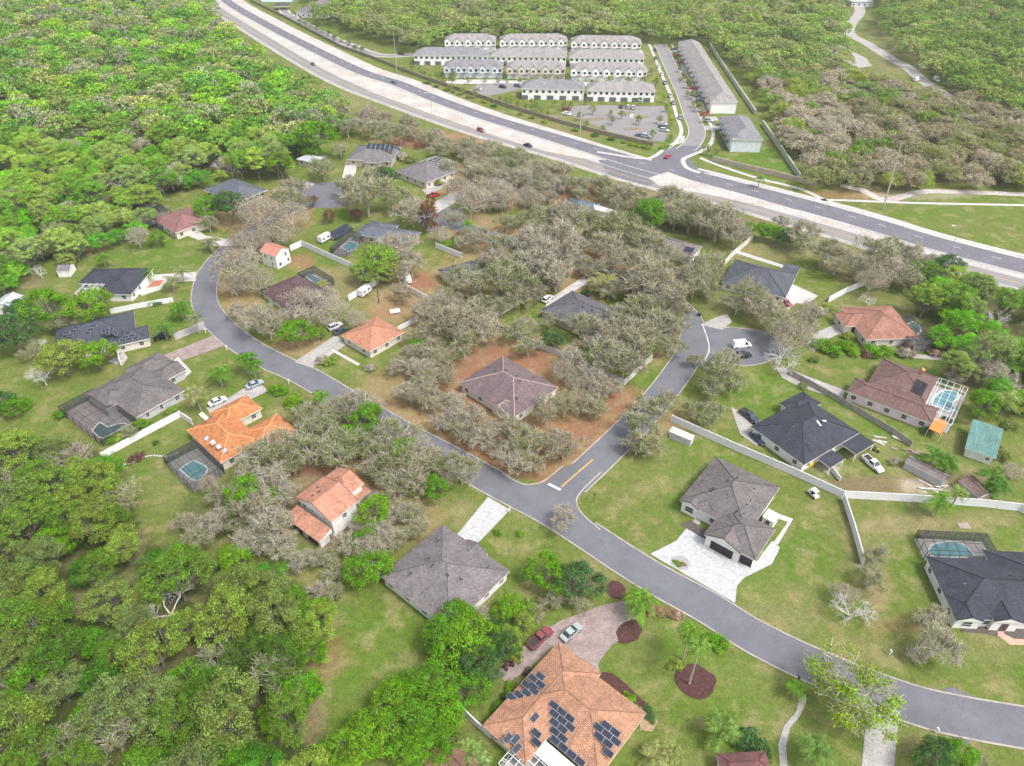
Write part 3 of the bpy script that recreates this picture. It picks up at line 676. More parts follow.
def cage(label, pts, frame, along='u', h=2.7, rise=.5, dark=True, nu=5, nv=4, deck=PALE, water=None, wlabel=None, z=2.7, sides='u0u1v0v1', wc=(.1, .33, .4)):
    """screened pool enclosure: bars, screen, and the pool with its deck inside it"""
    fr = Frame(frame[0], frame[1], z, along); uv = [fr.uv(G(p, z)) for p in pts]
    u0, u1 = min(p[0] for p in uv), max(p[0] for p in uv); v0, v1 = min(p[1] for p in uv), max(p[1] for p in uv)
    cx, cy = fr.w((u0+u1)/2, (v0+v1)/2); org = (cx, cy, 0)
    root = thing('pool_enclosure', label, 'pool enclosure', org, 0, 'screened pool enclosures')
    bm = mat('bronze screen bars', (.045, .042, .04), .5) if dark else WHITE
    f, s = MB(), MB(); r = .055
    P = lambda u, v, zz: (*fr.w(u, v), zz)
    us = [u0+(u1-u0)*i/nu for i in range(nu+1)]; vs = [v0+(v1-v0)*j/nv for j in range(nv+1)]
    iu, iv = (u1-u0)*.12, (v1-v0)*.14
    zt = lambda u, v: h+rise*min(1, min(u-u0, u1-u)/max(iu, .01), min(v-v0, v1-v)/max(iv, .01))
    us = sorted(set(us+[u0+iu, u1-iu])); vs = sorted(set(vs+[v0+iv, v1-iv]))
    for i, u in enumerate(us):
        for j in range(len(vs)-1): f.tube(P(u, vs[j], zt(u, vs[j])), P(u, vs[j+1], zt(u, vs[j+1])), r, n=4)
        for v, k in ((v0, 'v0'), (v1, 'v1')):
            if k in sides: f.tube(P(u, v, 0.05), P(u, v, h), r, n=4)
    for v in vs:
        for i in range(len(us)-1): f.tube(P(us[i], v, zt(us[i], v)), P(us[i+1], v, zt(us[i+1], v)), r, n=4)
        for u, k in ((u0, 'u0'), (u1, 'u1')):
            if k in sides: f.tube(P(u, v, .05), P(u, v, h), r, n=4)
    for zz in (.9,):
        for a, b_, k in (((u0, v0), (u1, v0), 'v0'), ((u0, v1), (u1, v1), 'v1'), ((u0, v0), (u0, v1), 'u0'), ((u1, v0), (u1, v1), 'u1')):
            if k in sides: f.tube(P(*a, zz), P(*b_, zz), r*.8, n=4)
    for i in range(len(us)-1):
        for j in range(len(vs)-1):
            s.add([P(us[i], vs[j], zt(us[i], vs[j])), P(us[i+1], vs[j], zt(us[i+1], vs[j])), P(us[i+1], vs[j+1], zt(us[i+1], vs[j+1])), P(us[i], vs[j+1], zt(us[i], vs[j+1]))], [[0, 1, 2, 3]])
    for a, b_, k in (((u0, v0), (u1, v0), 'v0'), ((u1, v1), (u0, v1), 'v1'), ((u0, v1), (u0, v0), 'u0'), ((u1, v0), (u1, v1), 'u1')):
        if k in sides: s.add([P(*a, .08), P(*b_, .08), P(*b_, h), P(*a, h)], [[0, 1, 2, 3]])
    link('frame', f.mesh('frame', bm, org), root)
    if dark: link('screen', s.mesh('screen', screen_mat(), org), root)
    else:
        s2 = MB(); s2.v, s2.f, s2.m, s2.uv = s.v, s.f, s.m, s.uv
        m2 = screen_mat().copy(); m2.name = 'light insect screen'
        [n for n in m2.node_tree.nodes if n.type == 'MIX_SHADER'][0].inputs[0].default_value = .16
        link('screen', s2.mesh('screen', m2, org), root)
    FOOT.append([fr.w(u0, v0), fr.w(u1, v0), fr.w(u1, v1), fr.w(u0, v1)])
    if water:
        pool = thing('swimming_pool', wlabel, 'swimming pool', org, 0, 'backyard pools')
        sheet('deck', [fr.w(u0, v0), fr.w(u1, v0), fr.w(u1, v1), fr.w(u0, v1)], .055, deck, None, pool, org)
        wp = [Vector(G(p)) for p in water]; wp.append(wp[0]); sp = spline([tuple(p) for p in wp], .5)
        sheet('water', [tuple(p) for p in sp[:-1]], .075, pool_mat(wc), None, pool, org)
        A, Bq = offs(sp, -.2), offs(sp, .2); c = MB()
        for i in range(len(sp)-1): c.quadbox(ccw([tuple(A[i]), tuple(A[i+1]), tuple(Bq[i+1]), tuple(Bq[i])]), .06, .13)
        link('coping', c.mesh('coping', WHITE, org), pool)
    else:
        sheet('patio', [fr.w(u0, v0), fr.w(u1, v0), fr.w(u1, v1), fr.w(u0, v1)], .055, deck)
    return root
def pool_mat(c):
    k = 'pool water %.2f' % c[0]
    return mat(k, c, .08, .25, .5, 0, .5)
def fence(name, label, px, h=1.85, m=None, post=2.4, thick=.08, posts=True, cap=True, group=None, cat='fence', gap=0.0, z=0):
    m = m or mat('white vinyl fence', (.66, .66, .68), .6, .06, 1)
    W = [Vector(G(p)) for p in px]; org = (W[0].x, W[0].y, 0)
    root = thing(name, label, cat, org, 0, group)
    b = MB(); pm = MB().box((0, 0, h/2+.06), (.14, .14, h+.12)); pm.box((0, 0, h+.15), (.2, .2, .07)); pme = pm.mesh('post', m)
    for i in range(len(W)-1):
        d = W[i+1]-W[i]; L = d.length; a = math.atan2(d.y, d.x); c = (W[i]+W[i+1])/2
        b.box((c.x, c.y, gap+.05+(h-gap)/2), (L, thick, h-gap-.05), a)
        if cap:
            b.box((c.x, c.y, h+.04), (L, thick+.1, .09), a); b.box((c.x, c.y, .14), (L, thick+.07, .12), a)
        if posts:
            n = max(1, round(L/post))
            for k in range(n+(1 if i == len(W)-2 else 0)):
                q = W[i]+d*(k/n); link('post', pme, root, (q.x-org[0], q.y-org[1], 0), a)
    link('panel', b.mesh('panel', m, org), root)
    return root
R_ = roof_mat
GREYBR = R_('taupe shingle', (.16, .142, .14)); SLATE = R_('slate shingle', (.05, .055, .07)); BROWN = R_('brown shingle', (.17, .105, .095)); TERRA = R_('terracotta shingle', (.33, .165, .12))
TILEO = R_('orange barrel tile', (.46, .185, .075), 'tile', .3); SALM = R_('salmon tile', (.45, .22, .15), 'tile', .2); TANR = R_('tan orange shingle', (.4, .215, .135)); MAROON = R_('maroon shingle', (.12, .075, .08))
PLUM = R_('plum shingle', (.175, .13, .135)); GREYR = R_('grey shingle', (.19, .175, .185)); DKGREY = R_('dark grey shingle', (.125, .12, .14)); TEALM = R_('green metal', (.1, .2, .18), 'metal', .06); PINKR = R_('coral tile', (.55, .23, .18), 'tile', .15)
SILVER = R_('silver metal', (.42, .46, .5), 'metal', .08); WHITEM = R_('white metal', (.68, .7, .72), 'metal', .05); BLUER = R_('blue grey shingle', (.11, .15, .18)); TOWNR = R_('townhouse shingle', (.31, .29, .285)); TOWNG = R_('townhouse grey shingle', (.24, .235, .25)); TOWNW = mat('townhouse white', (.8, .79, .78), .8, .05, 1)
MARR = R_('rose shingle', (.26, .13, .125))
STUC = mat('white stucco', (.7, .69, .67), .9, .08, 1); CREAM = mat('cream stucco', (.6, .55, .47), .9, .1, 1); PINKW = mat('pale pink stucco', (.68, .56, .6), .9, .08, 1); GREYW = mat('grey stucco', (.42, .42, .42), .9, .1, 1); TANW = mat('tan stucco', (.42, .36, .3), .9, .1, 1)
BLUEW = mat('pale blue siding', (.56, .6, .64), .9, .08, 1); DGAR = mat('dark bronze garage door', (.03, .028, .03), .45, .2, 2)
VENT = mat('dark roof vent', (.06, .055, .055), .7, .2, 2); CHIM = mat('white chimney', (.7, .68, .64), .8, .1, 2)
vent = lambda *p: ('roof_vent', VENT, (.75, .35), p, .16)
pipe = lambda *p: ('vent_pipe', VENT, (.28, .28), p, .3)
HS = []   # (short phrase, photo position) landmarks for the labels of plants
def hs(short, x, y): HS.append((short, x, y))
house('house', 'new white house with taupe hip roof and silver paver drive', ((715.7, 456.4), (780.3, 487)), [
  ([(715.7, 456.4), (780.3, 487), (696, 508)], {}),
  ([(707, 529.8), (755.2, 560.3), (772.8, 529.3), (758, 520)], {}),
  ([(706.6, 531.2), (741, 554.4), (735, 515)], {'gable': 'v0', 'ridge': 'v', 'nowin': 1, 'over': .4}),
  ([(680.2, 500.8), (699.5, 510), (712, 480)], {'gable': 'v0', 'ridge': 'v', 'over': .4}),
  ([(698, 501.5), (712, 511), (722, 494)], {'h': 3.7, 'nowin': 1})], GREYBR, STUC, h=3.3, openings=[(2, 'v0', .5, 'garage', 4.9, 2.3, 1.2, DGAR), (1, 'v0', .84, 'garage', 2.6, 2.3, 1.2, DGAR), (3, 'v0', .5, 'window', 1.9, 1.5, 1.7, None), (4, 'v0', .5, 'door', 1.2, 2.2, 1.15, None)],
  panels=[vent((727.5, 481.4), (737.5, 478), (711, 490.5), (713.5, 488.5), (737.5, 511)), pipe((701, 482.5), (703, 480.5), (699, 485), (753.5, 489.5), (747, 505), (750.5, 501), (726.5, 495), (744, 514))])
hs('the new white house', 728, 505)
house('house', 'slate roofed house with two flat porch roofs and a yellow tarp', ((754.1, 424.7), (802.5, 459.5)), [
  ([(754.1, 424.7), (798, 460.5), (859.9, 432.5)], {}), ([(781, 404.5), (794.1, 395.7), (815, 399), (800, 415)], {'gable': 'u0'}),
  ([(840, 442), (855.2, 453.7), (874.8, 443.5), (860, 433.3)], {'type': 'flat', 'h': 2.6, 'open': 1}), ([(813.7, 455.2), (829.3, 467), (843.4, 460), (831, 449)], {'type': 'flat', 'h': 2.6, 'open': 1})], SLATE, STUC,
  panels=[('skylight', WHITE, (.45, 1.5), ((818.5, 423.5), (824, 421.3)), .12), vent((793, 427), (809, 445))])
hs('the slate roofed house', 815, 430)
house('house', 'pale pink house with brown hip roof and black solar heater', ((846.5, 391.1), (929.8, 422.5)), [
  ([(882.8, 360.8), (935.7, 376.4), (925, 404), (868, 382)], {}), ([(846.5, 391.1), (930.3, 423), (939, 408.8), (855.5, 378)], {})], BROWN, PINKW,
  openings=[(1, 'u0', .5, 'garage', 4.6, 2.2, 1.15, WHITE)],
  panels=[('solar_heater', mat('black solar mat', (.02, .02, .025), .5), (1.0, 4.2), ((915.5, 386), (918, 387.2), (920.5, 388.4), (923, 389.6)), .05), ('chimney', mat('orange brick', (.42, .2, .11), .9), (1.1, .9), ((919.4, 373),), 1.5)])
hs('the pale pink house', 895, 392)
house('house', 'terracotta roofed house behind the clipped green hedge', ((866, 340), (908, 338.4)), [
  ([(866, 340), (908, 338.4), (891, 305.5)], {}), ([(833.5, 312), (847, 326.5), (880, 318)], {})], TERRA, CREAM, openings=[(1, 'v0', .4, 'garage', 4.5, 2.2, 1.15, DGAR)])
hs('the terracotta roofed house', 875, 325)
house('shed', 'white outbuilding with a green metal roof', ((965, 448), (992.5, 457.5)), [([(965, 448), (992.5, 457.5), (973.9, 423.8), (1001, 435)], {'type': 'shed', 'pitch': .12})], TEALM, STUC, cat='shed', h=2.7, openings=[(0, 'v0', .3, 'door', 1.1, 2.1, 1.05, WHITE), (0, 'v0', .78, 'window', .9, .8, 1.5, None)], auto=False)
hs('the green metal outbuilding', 983, 440)
house('house', 'slate roofed white house with gables and a dark screened pool', ((955, 618), (1024, 622)), [
  ([(955, 618), (1075, 625), (928, 556.4)], {}), ([(1003, 551), (1075, 556), (1010, 600)], {'h': 3.1}),
  ([(956.2, 620.2), (979, 621.6), (972, 596)], {'gable': 'v0', 'ridge': 'v', 'over': .35}), ([(994, 621.5), (1013.5, 622.5), (1008, 594)], {'gable': 'v0', 'ridge': 'v', 'h': 3.3, 'over': .35})], SLATE, STUC, h=2.9, openings=[(3, 'v0', .5, 'door', 1.3, 2.2, 1.15, None), (2, 'v0', .5, 'window', 1.7, 1.4, 1.5, None)],
  panels=[vent((964, 584), (1012, 576))])
hs('the gabled slate roofed house', 985, 590)
house('house', 'white house with a plain mauve grey roof beside the silver driveway', ((383, 578), (436, 620)), [
  ([(383, 578), (436, 620), (442.4, 523.9), (510, 571)], {}), ([(466, 540.5), (487.5, 553.5), (460, 560)], {'gable': 'v1', 'ridge': 'v'})], R_('mauve shingle', (.19, .168, .172)), STUC, openings=[(0, 'u0', .5, 'window', 1.2, 1.2, 1.5, None)],
  panels=[vent((433, 565.5), (411, 574), (448, 575), (461, 579), (428.5, 558.5), (437.5, 540.5), (488, 567))])
hs('the mauve grey roofed house', 447, 570)
house('house', 'two storey white house under a salmon tile roof among grey oaks', ((295.1, 497.4), (331, 522.6)), [
  ([(295.1, 497.4), (331, 522.6), (357, 499.6)], {'h': 5.2, 'gable': 'v0v1', 'ridge': 'v', 'nowin': 1}), ([(337, 468), (345, 471), (359.5, 485), (346, 497)], {'h': 5.1, 'gable': 'v1', 'ridge': 'v', 'nowin': 1}),
  ([(285, 517.5), (319.6, 542), (332, 532)], {'h': 2.7, 'type': 'shed', 'pitch': .3, 'nowin': 1}), ([(352, 492), (366, 487), (369, 492), (357, 499)], {'h': 3.0, 'type': 'flat', 'open': 1})], SALM, STUC, h=5.2, pitch=.38,
  openings=[(0, 'v0', .2, 'window', 1.1, 1.5, 4.0, None), (0, 'v0', .42, 'window', 1, 1.1, 4.1, None), (0, 'v0', .75, 'window', .9, .8, 4.0, None), (2, 'v0', .28, 'garage', 3.4, 2.0, 1.1, DGAR), (2, 'v0', .74, 'garage', 3.0, 1.9, 1.1, DGAR), (0, 'u1', .5, 'window', 1.1, 1.2, 3.8, None)], panels=[vent((319.5, 492)), pipe((318, 488), (313, 496))])
hs('the salmon tile house', 325, 505)
sp = [[(543, 661), (557, 667), (540, 692), (522, 685)], [(526, 681), (540, 687), (531, 705), (510, 699)], [(492, 733), (508, 726), (521, 738), (517, 752), (500, 742)], [(544, 704), (550, 699), (574, 717), (588, 740), (588, 768), (560, 748), (545, 738), (552, 720)], [(597, 725), (604, 716), (622, 722), (640, 715), (630, 740), (614, 763), (600, 745)], [(529, 718), (534, 712), (540, 717), (535, 724)], [(531, 734), (537, 724), (542, 731), (536, 744)]]
house('house', 'tan orange roofed house carrying many dark solar panels', ((555.7, 644.6), (646.5, 713)), [
  ([(555.7, 644.6), (601, 673.4), (485.4, 728.6)], {}), ([(520.5, 686.6), (616, 691), (646.5, 713), (585, 766)], {'ridge': 'u'}),
  ([(544, 739.4), (533.5, 751.5), (578, 778)], {'type': 'flat', 'h': 2.62, 'open': 1, 'mi': 4})], TANR, CREAM, h=2.9, pitch=.36,
  panels=[('solar_panel', SOLAR, (1.65, 1.0), sp, .05)])
hs('the solar panelled tan house', 565, 705)
house('house', 'bright orange barrel tile house with white chimneys', ((186.5, 430.3), (220.7, 463.2)), [
  ([(186.5, 430.3), (221, 463.2), (240, 420)], {}), ([(244, 395.4), (262.5, 408.2), (222, 425)], {}), ([(246, 430), (267, 437), (289.3, 423.5), (260, 452)], {})], TILEO, CREAM, h=2.9, pitch=.4, ridgecol=mat('pale ridge tile', (.62, .3, .13), .9),
  panels=[('skylight', mat('blue skylight', (.4, .44, .5), .3), (1.0, 1.1), ((207, 438.6), (213, 442.7), (218.7, 447), (225.5, 451)), .15), ('chimney', CHIM, (2.4, 1.3), ((255, 415.5),), 1.3), ('chimney', CHIM, (1.4, 1.0), ((206, 418),), 1.6)])
hs('the orange tile house', 235, 425)
house('house', 'sprawling taupe roofed house with a large screened patio', ((136, 417.6), (184.8, 390.2)), [
  ([(136, 417.6), (184.8, 390.2), (128.4, 371.8)], {}), ([(84, 394), (99, 405), (120, 402), (118, 380)], {}), ([(158, 351.8), (169, 358.5), (128, 370), (140, 380)], {}), ([(152, 371.5), (175.4, 363.5), (160, 384)], {'gable': 'u1'})], DKGREY if 0 else GREYBR, GREYW, h=2.8, openings=[(0, 'v0', .22, 'window', .9, 1.3, 1.5, None), (0, 'v0', .5, 'window', .9, 1.3, 1.5, None)])
hs('the sprawling taupe house', 125, 390)
house('house', 'slate roofed house with scattered dark solar panels near the bend', ((111.7, 347), (149.9, 338.3)), [
  ([(55.8, 329), (127.3, 311.8), (135, 322.6), (112, 343)], {}), ([(111.7, 347), (149.9, 338.3), (146, 325.5)], {})], SLATE if 0 else R_('blue slate shingle', (.07, .078, .1)), CREAM, h=2.8,
  openings=[(1, 'u1', .5, 'garage', 4.5, 2.1, 1.1, WHITE)],
  panels=[('solar_panel', SOLAR, (1.65, 1.0), [[(63, 332), (81, 325), (83, 331), (66, 338)], [(84, 336), (91, 321), (97, 324), (90, 338)], [(98, 330), (111, 327), (117, 336), (104, 341)], [(122, 335), (136, 330), (147, 335), (122, 343)]], .05)])
hs('the slate house with solar panels', 100, 330)
house('house', 'blue black hip roofed house with brick red chips at its door', ((96, 294), (130.3, 294.5)), [
  ([(96, 294), (131, 294.5), (142, 268)], {}), ([(91, 270.3), (112, 268.5), (118, 284)], {})], SLATE, STUC, h=2.8, openings=[(0, 'u1', .6, 'garage', 4.3, 2.1, 1.1, WHITE)])
hs('the blue black roofed house', 115, 282)
for lb, fr_, pts, rf, wl, hh in (('small white shed with a grey roof on the lawn', ((58, 271.5), (68.5, 271)), [(58, 271.5), (68.5, 271), (62, 264)], GREYR, STUC, 2.3),):
    house('shed', lb, fr_, [(pts, {'gable': 'u1u0', 'ridge': 'u', 'over': .15})], rf, wl, 'shed', h=hh, auto=False, openings=[(0, 'v0', .5, 'door', .9, 1.8, .95, WHITE)])
house('house', 'white gabled house with silver roof at the meadow edge', ((-10, 307), (12, 308)), [([(-10, 307), (12, 308), (16, 296)], {'gable': 'v0v1', 'ridge': 'v'})], SILVER, STUC, h=3.4)
hs('the silver gabled house', 6, 302)
house('house', 'rose red hip roofed house at the forest edge', ((157, 222), (175, 233)), [([(157, 222), (175, 233), (187, 207)], {})], MARR, CREAM, h=2.9)
hs('the rose red roofed house', 173, 218)
house('house', 'slate roofed white house with a row of porch columns', ((236.8, 202.5), (267, 190)), [([(236.8, 202.5), (267, 190), (226, 181)], {'over': 1.6})], R_('steel slate shingle', (.12, .13, .16)), STUC, h=3.1, spacing=2.4)
hs('the white columned house', 245, 190)
house('house', 'small silver roofed building half hidden under trees', ((296, 159), (314, 163)), [([(296, 159), (314, 163), (318, 156)], {})], SILVER, CREAM, h=2.8)
hs('the small silver roofed building', 307, 158)
house('house', 'mauve grey house with dark screen panels behind the cul-de-sac', ((347, 159), (391.7, 161)), [([(347, 159.5), (391.7, 161.5), (397, 147)], {}), ([(363, 162), (380, 163), (372, 150)], {'h': 2.7})], GREYR, TANW, h=2.9, panels=[('solar_panel', SOLAR, (1.6, 3.6), [(369+i*4.6, 146+.4*i) for i in range(7)], .06)])
hs('the mauve grey house by the cul-de-sac', 372, 153)
house('house', 'grey hip roofed house with a blue glazed screen at its back', ((395, 171), (426, 183)), [([(395, 171), (426, 183), (448, 167.7)], {})], GREYR, CREAM, h=2.9)
hs('the grey house with blue screen', 422, 171)
house('cottage', 'two storey white cottage with coral tile roof', ((275, 256.5), (289.4, 248.5)), [([(275, 256.5), (289.6, 248.5), (263, 249.4)], {'over': .25, 'gable': 'v0v1', 'ridge': 'v', 'nowin': 1})], PINKR, STUC, h=5.0, pitch=.5, openings=[(0, 'v0', .7, 'window', 1.0, 1.2, 3.9, None), (0, 'v0', .8, 'window', 1.0, 1.3, 1.5, None), (0, 'v0', .25, 'window', 1.3, 1.2, 1.3, None), (0, 'u0', .3, 'window', .9, 1.3, 3.7, None), (0, 'u0', .7, 'window', .9, 1.3, 3.7, None), (0, 'u0', .3, 'window', .9, 1.3, 1.4, None)])
hs('the coral roofed white cottage', 277, 256)
house('house', 'maroon roofed house with a dark pool screen under bare oaks', ((260, 290), (292, 312)), [([(260, 290), (292, 312), (316, 286)], {})], MAROON, CREAM, h=2.8, trim=mat('dark fascia', (.1, .08, .08), .6))
hs('the maroon roofed house', 290, 291)
house('house', 'faded orange roofed house beside two parked cars', ((342, 336), (369.6, 352)), [([(342, 336), (369.6, 352), (375.8, 316.4)], {})], TERRA if 0 else R_('faded orange shingle', (.46, .22, .14)), CREAM, h=2.7)
hs('the faded orange roofed house', 369, 336)
house('house', 'steel blue roofed house with a screened corner pool', ((352, 238), (408, 247)), [([(355, 233), (410, 243), (421, 232)], {}), ([(366, 226), (384, 222.5), (386, 238)], {'h': 2.8})], R_('steel blue shingle', (.13, .145, .175)), TANW, h=2.9)
hs('the steel blue roofed house', 390, 234)
house('house', 'grey gable roofed house with dark eaves under pale oaks', ((439.5, 271), (452, 283)), [([(439.5, 271), (452, 283.5), (480, 258)], {'gable': 'v1v0'})], DKGREY, TANW, h=2.8)
hs('the dark eaved grey house', 460, 268)
house('house', 'plum brown roofed house on the red dirt corner lot', ((462.6, 385), (514, 417)), [([(462.6, 385), (514.5, 417.5), (498, 359), (554, 385)], {}), ([(490, 404), (507, 415), (514, 400)], {'h': 3.0, 'gable': 'v0', 'ridge': 'v'})], PLUM, STUC, h=2.9, ridgecol=mat('pale ridge caps', (.36, .27, .25), .9), panels=[vent((495, 371), (505.5, 370.5), (516.5, 376), (520, 381), (533, 378), (517, 398))])
hs('the plum brown corner house', 507, 388)
house('house', 'charcoal grey roofed house beside a long pale driveway', ((544, 312), (597, 337)), [([(544, 312), (597, 337), (572.3, 290.5)], {}), ([(583, 299), (617, 311), (599, 337)], {'h': 2.8})], DKGREY, TANW, h=2.9, panels=[vent((574, 303.5), (583.5, 307), (592, 310))])
hs('the charcoal grey roofed house', 580, 312)
house('house', 'dark blue grey house with a white flat porch roof', ((722, 282), (778.8, 296)), [([(735, 259.5), (796, 276.5), (778.8, 296)], {}), ([(787.4, 263.7), (800, 268), (794.5, 274.5), (781, 270)], {'type': 'flat', 'h': 3.1, 'open': 1})], R_('dark steel shingle', (.095, .1, .12)), STUC, h=2.9, openings=[(0, 'u1', .35, 'garage', 4.4, 2.1, 1.1, WHITE)])
hs('the dark blue grey house', 765, 275)
house('house', 'brown grey roofed house with one black panel, deep in oaks', ((650, 247), (691, 258)), [([(650, 247), (691, 258.5), (702.6, 246)], {})], R_('brown grey shingle', (.2, .175, .165)), STUC, h=2.8, panels=[('solar_panel', SOLAR, (3.4, 2.6), ((689, 250),), .06)])
hs('the brown grey oak grove house', 675, 245)
house('house', 'teal blue roofed house almost hidden in the oak grove', ((556, 210), (585, 217)), [([(556, 210), (585, 217), (578, 199)], {})], BLUER, TANW, h=2.8)
house('shed', 'long white metal roofed shed in the oak grove', ((586, 207), (612, 214)), [([(586, 207), (612, 214), (589, 203)], {'gable': 'u0u1', 'ridge': 'u'})], WHITEM, STUC, 'shed', h=2.6, auto=False)
hs('the teal blue roofed house', 575, 207)
house('cottage', 'tiny white gabled cottage with dark roof among oaks', ((510, 182), (519, 180)), [([(510, 183), (519, 181.5), (503, 175)], {'gable': 'v0v1', 'ridge': 'v', 'pitch': .6})], R_('dark cottage shingle', (.07, .07, .085)), STUC, h=3.8, openings=[(0, 'v0', .5, 'window', .9, 1.2, 2.2, None)])
hs('the tiny gabled cottage', 512, 180)
house('house', 'low brown roofed building below the leafy trees', ((421, 760), (437, 778)), [([(421, 760), (437, 778), (437, 745)], {'width': 9, 'depth': 7})], R_('russet shingle', (.2, .11, .08)), CREAM, h=2.6)
hs('the low brown building', 440, 758)
house('house', 'maroon roofed house at the lower edge by the palm', ((722, 775), (772, 772)), [([(722, 776), (772, 772), (745, 752)], {}), ([(717, 757), (730, 757), (722, 772)], {'h': 2.7})], R_('wine shingle', (.16, .07, .07)), CREAM, h=2.8)
hs('the wine roofed house', 745, 762)
# screened pools
cage('white framed pool screen beside the pale pink house', [(935.7, 376.4), (968, 388.2), (951.3, 425.4)], ((846.5, 391.1), (929.8, 422.5)), dark=False, rise=.25, nu=5, nv=6, deck=PALE, water=[(935, 396), (944, 390.5), (956, 392), (958, 398), (953, 403), (955, 410), (947, 411), (939, 407), (932, 404)], wlabel='kidney shaped pool under the white framed screen', sides='u1v1v0', wc=(.16, .36, .42))
cage('flat dark pool screen beside the terracotta roofed house', [(892, 319.5), (911.7, 315.5), (928, 336), (908.5, 345)], ((866, 340), (908, 338.4)), nu=6, nv=4, deck=CONC, water=[(904, 327), (914, 322), (921, 331), (910, 337)], wlabel='shaded pool under the flat dark screen', wc=(.1, .2, .2))
cage('large dark screen enclosure behind the gabled slate roofed house', [(918.7, 530.5), (987, 533.5), (930, 554)], ((955, 618), (1024, 622)), nu=7, nv=2, water=[(928, 551), (933, 544.5), (948, 542), (962, 544), (968, 549), (974, 556), (960, 557.5), (934, 557)], wlabel='turquoise pool inside the large dark screen', wc=(.12, .36, .4), rise=.3)
cage('broad bronze screen enclosure of the sprawling taupe house', [(61.8, 404.3), (85, 394.5), (134.6, 418.4), (100, 438.7)], ((136, 417.6), (184.8, 390.2)), nu=5, nv=6, deck=mat('pink grey patio', (.36, .3, .29), .9, .15, .7), water=[(92, 431), (100, 423), (108, 427), (118, 424), (126, 425), (103, 438)], wlabel='dark green pool in the broad bronze screen', wc=(.05, .14, .13), rise=.4)
cage('black screen enclosure of the orange tile house', [(192, 441), (166.8, 460.6), (190, 484), (219, 463)], ((186.5, 430.3), (220.7, 463.2)), nu=4, nv=4, deck=CONC, water=[(179.5, 469.5), (187, 464), (194, 461), (207.5, 469.5), (196, 481)], wlabel='blue pool beside the orange tile house', wc=(.12, .3, .38), rise=.35)
cage('dark rounded pool screen of the maroon roofed house', [(300.8, 274), (311.4, 267), (333.5, 278), (317, 285)], ((260, 290), (292, 312)), nu=4, nv=3, deck=CONC, water=[(306, 277), (311, 274.5), (322, 281), (316, 284)], wlabel='narrow pale blue pool of the maroon roofed house', wc=(.18, .36, .38))
cage('low dark pool screen of the steel blue roofed house', [(335, 243), (357, 231.5), (362, 236), (343, 250)], ((352, 238), (408, 247)), nu=4, nv=3, deck=CONC, water=[(341, 247), (350, 242), (358, 245), (349, 251.5)], wlabel='small turquoise pool beside the steel blue roofed house', wc=(.14, .4, .44))
cage('white screen room corner of the blue black roofed house', [(74, 294), (88, 281), (100, 281), (95, 294)], ((96, 294), (130.3, 294.5)), dark=False, nu=3, nv=3, deck=CONC, rise=.2)
cage('white barred screen beside the solar panelled tan house', [(499, 764), (509, 751), (541, 753), (565, 776)], ((555.7, 644.6), (646.5, 713)), dark=False, nu=4, nv=5, deck=CONC, rise=.2)
cage('blue glazed screen behind the grey hip roofed house', [(425, 164), (433, 156.5), (450, 160), (447, 166)], ((395, 171), (426, 183)), dark=False, nu=6, nv=4, deck=mat('blue green deck', (.14, .24, .28), .5), rise=.3)
cage('grey screen room beside the rose red roofed house', [(148, 219), (160, 205), (168, 209), (158, 225)], ((157, 222), (175, 233)), nu=3, nv=3, deck=CONC, rise=.3)
# awning, canopy and small extras
aw = thing('awning', 'bright orange canopy at the corner of the pink house', 'awning', (*G((939, 426)), 0))
b = MB(); q = ccw([G(p, 2.6) for p in ((937.5, 417.5), (948, 422), (941.5, 434), (928.5, 428.5))]); b.quadbox(q, 2.55, 2.65)
link('canopy', b.mesh('canopy', mat('orange canvas', (.62, .2, .05), .8, .12, 1), aw.location), aw)
for p in q:
    b = MB().tube((p[0], p[1], 0), (p[0], p[1], 2.55), .05); link('post', b.mesh('post', WHITE, aw.location), aw)
t = MB(); q = G((808, 464)); t.box((q[0], q[1], .9), (1.9, 2.2, .35), .6); t.box((q[0]+.2, q[1]-.4, .45), (1.2, 1.2, .9), .3); t.box((q[0]-.2, q[1]+.3, 1.15), (1.2, 1.3, .2), .6)
tag(link('tarp', t.mesh('tarp', mat('yellow tarp', (.6, .45, .03), .7, .15, 1))), 'crumpled yellow tarp against the slate roofed house wall', 'tarp')
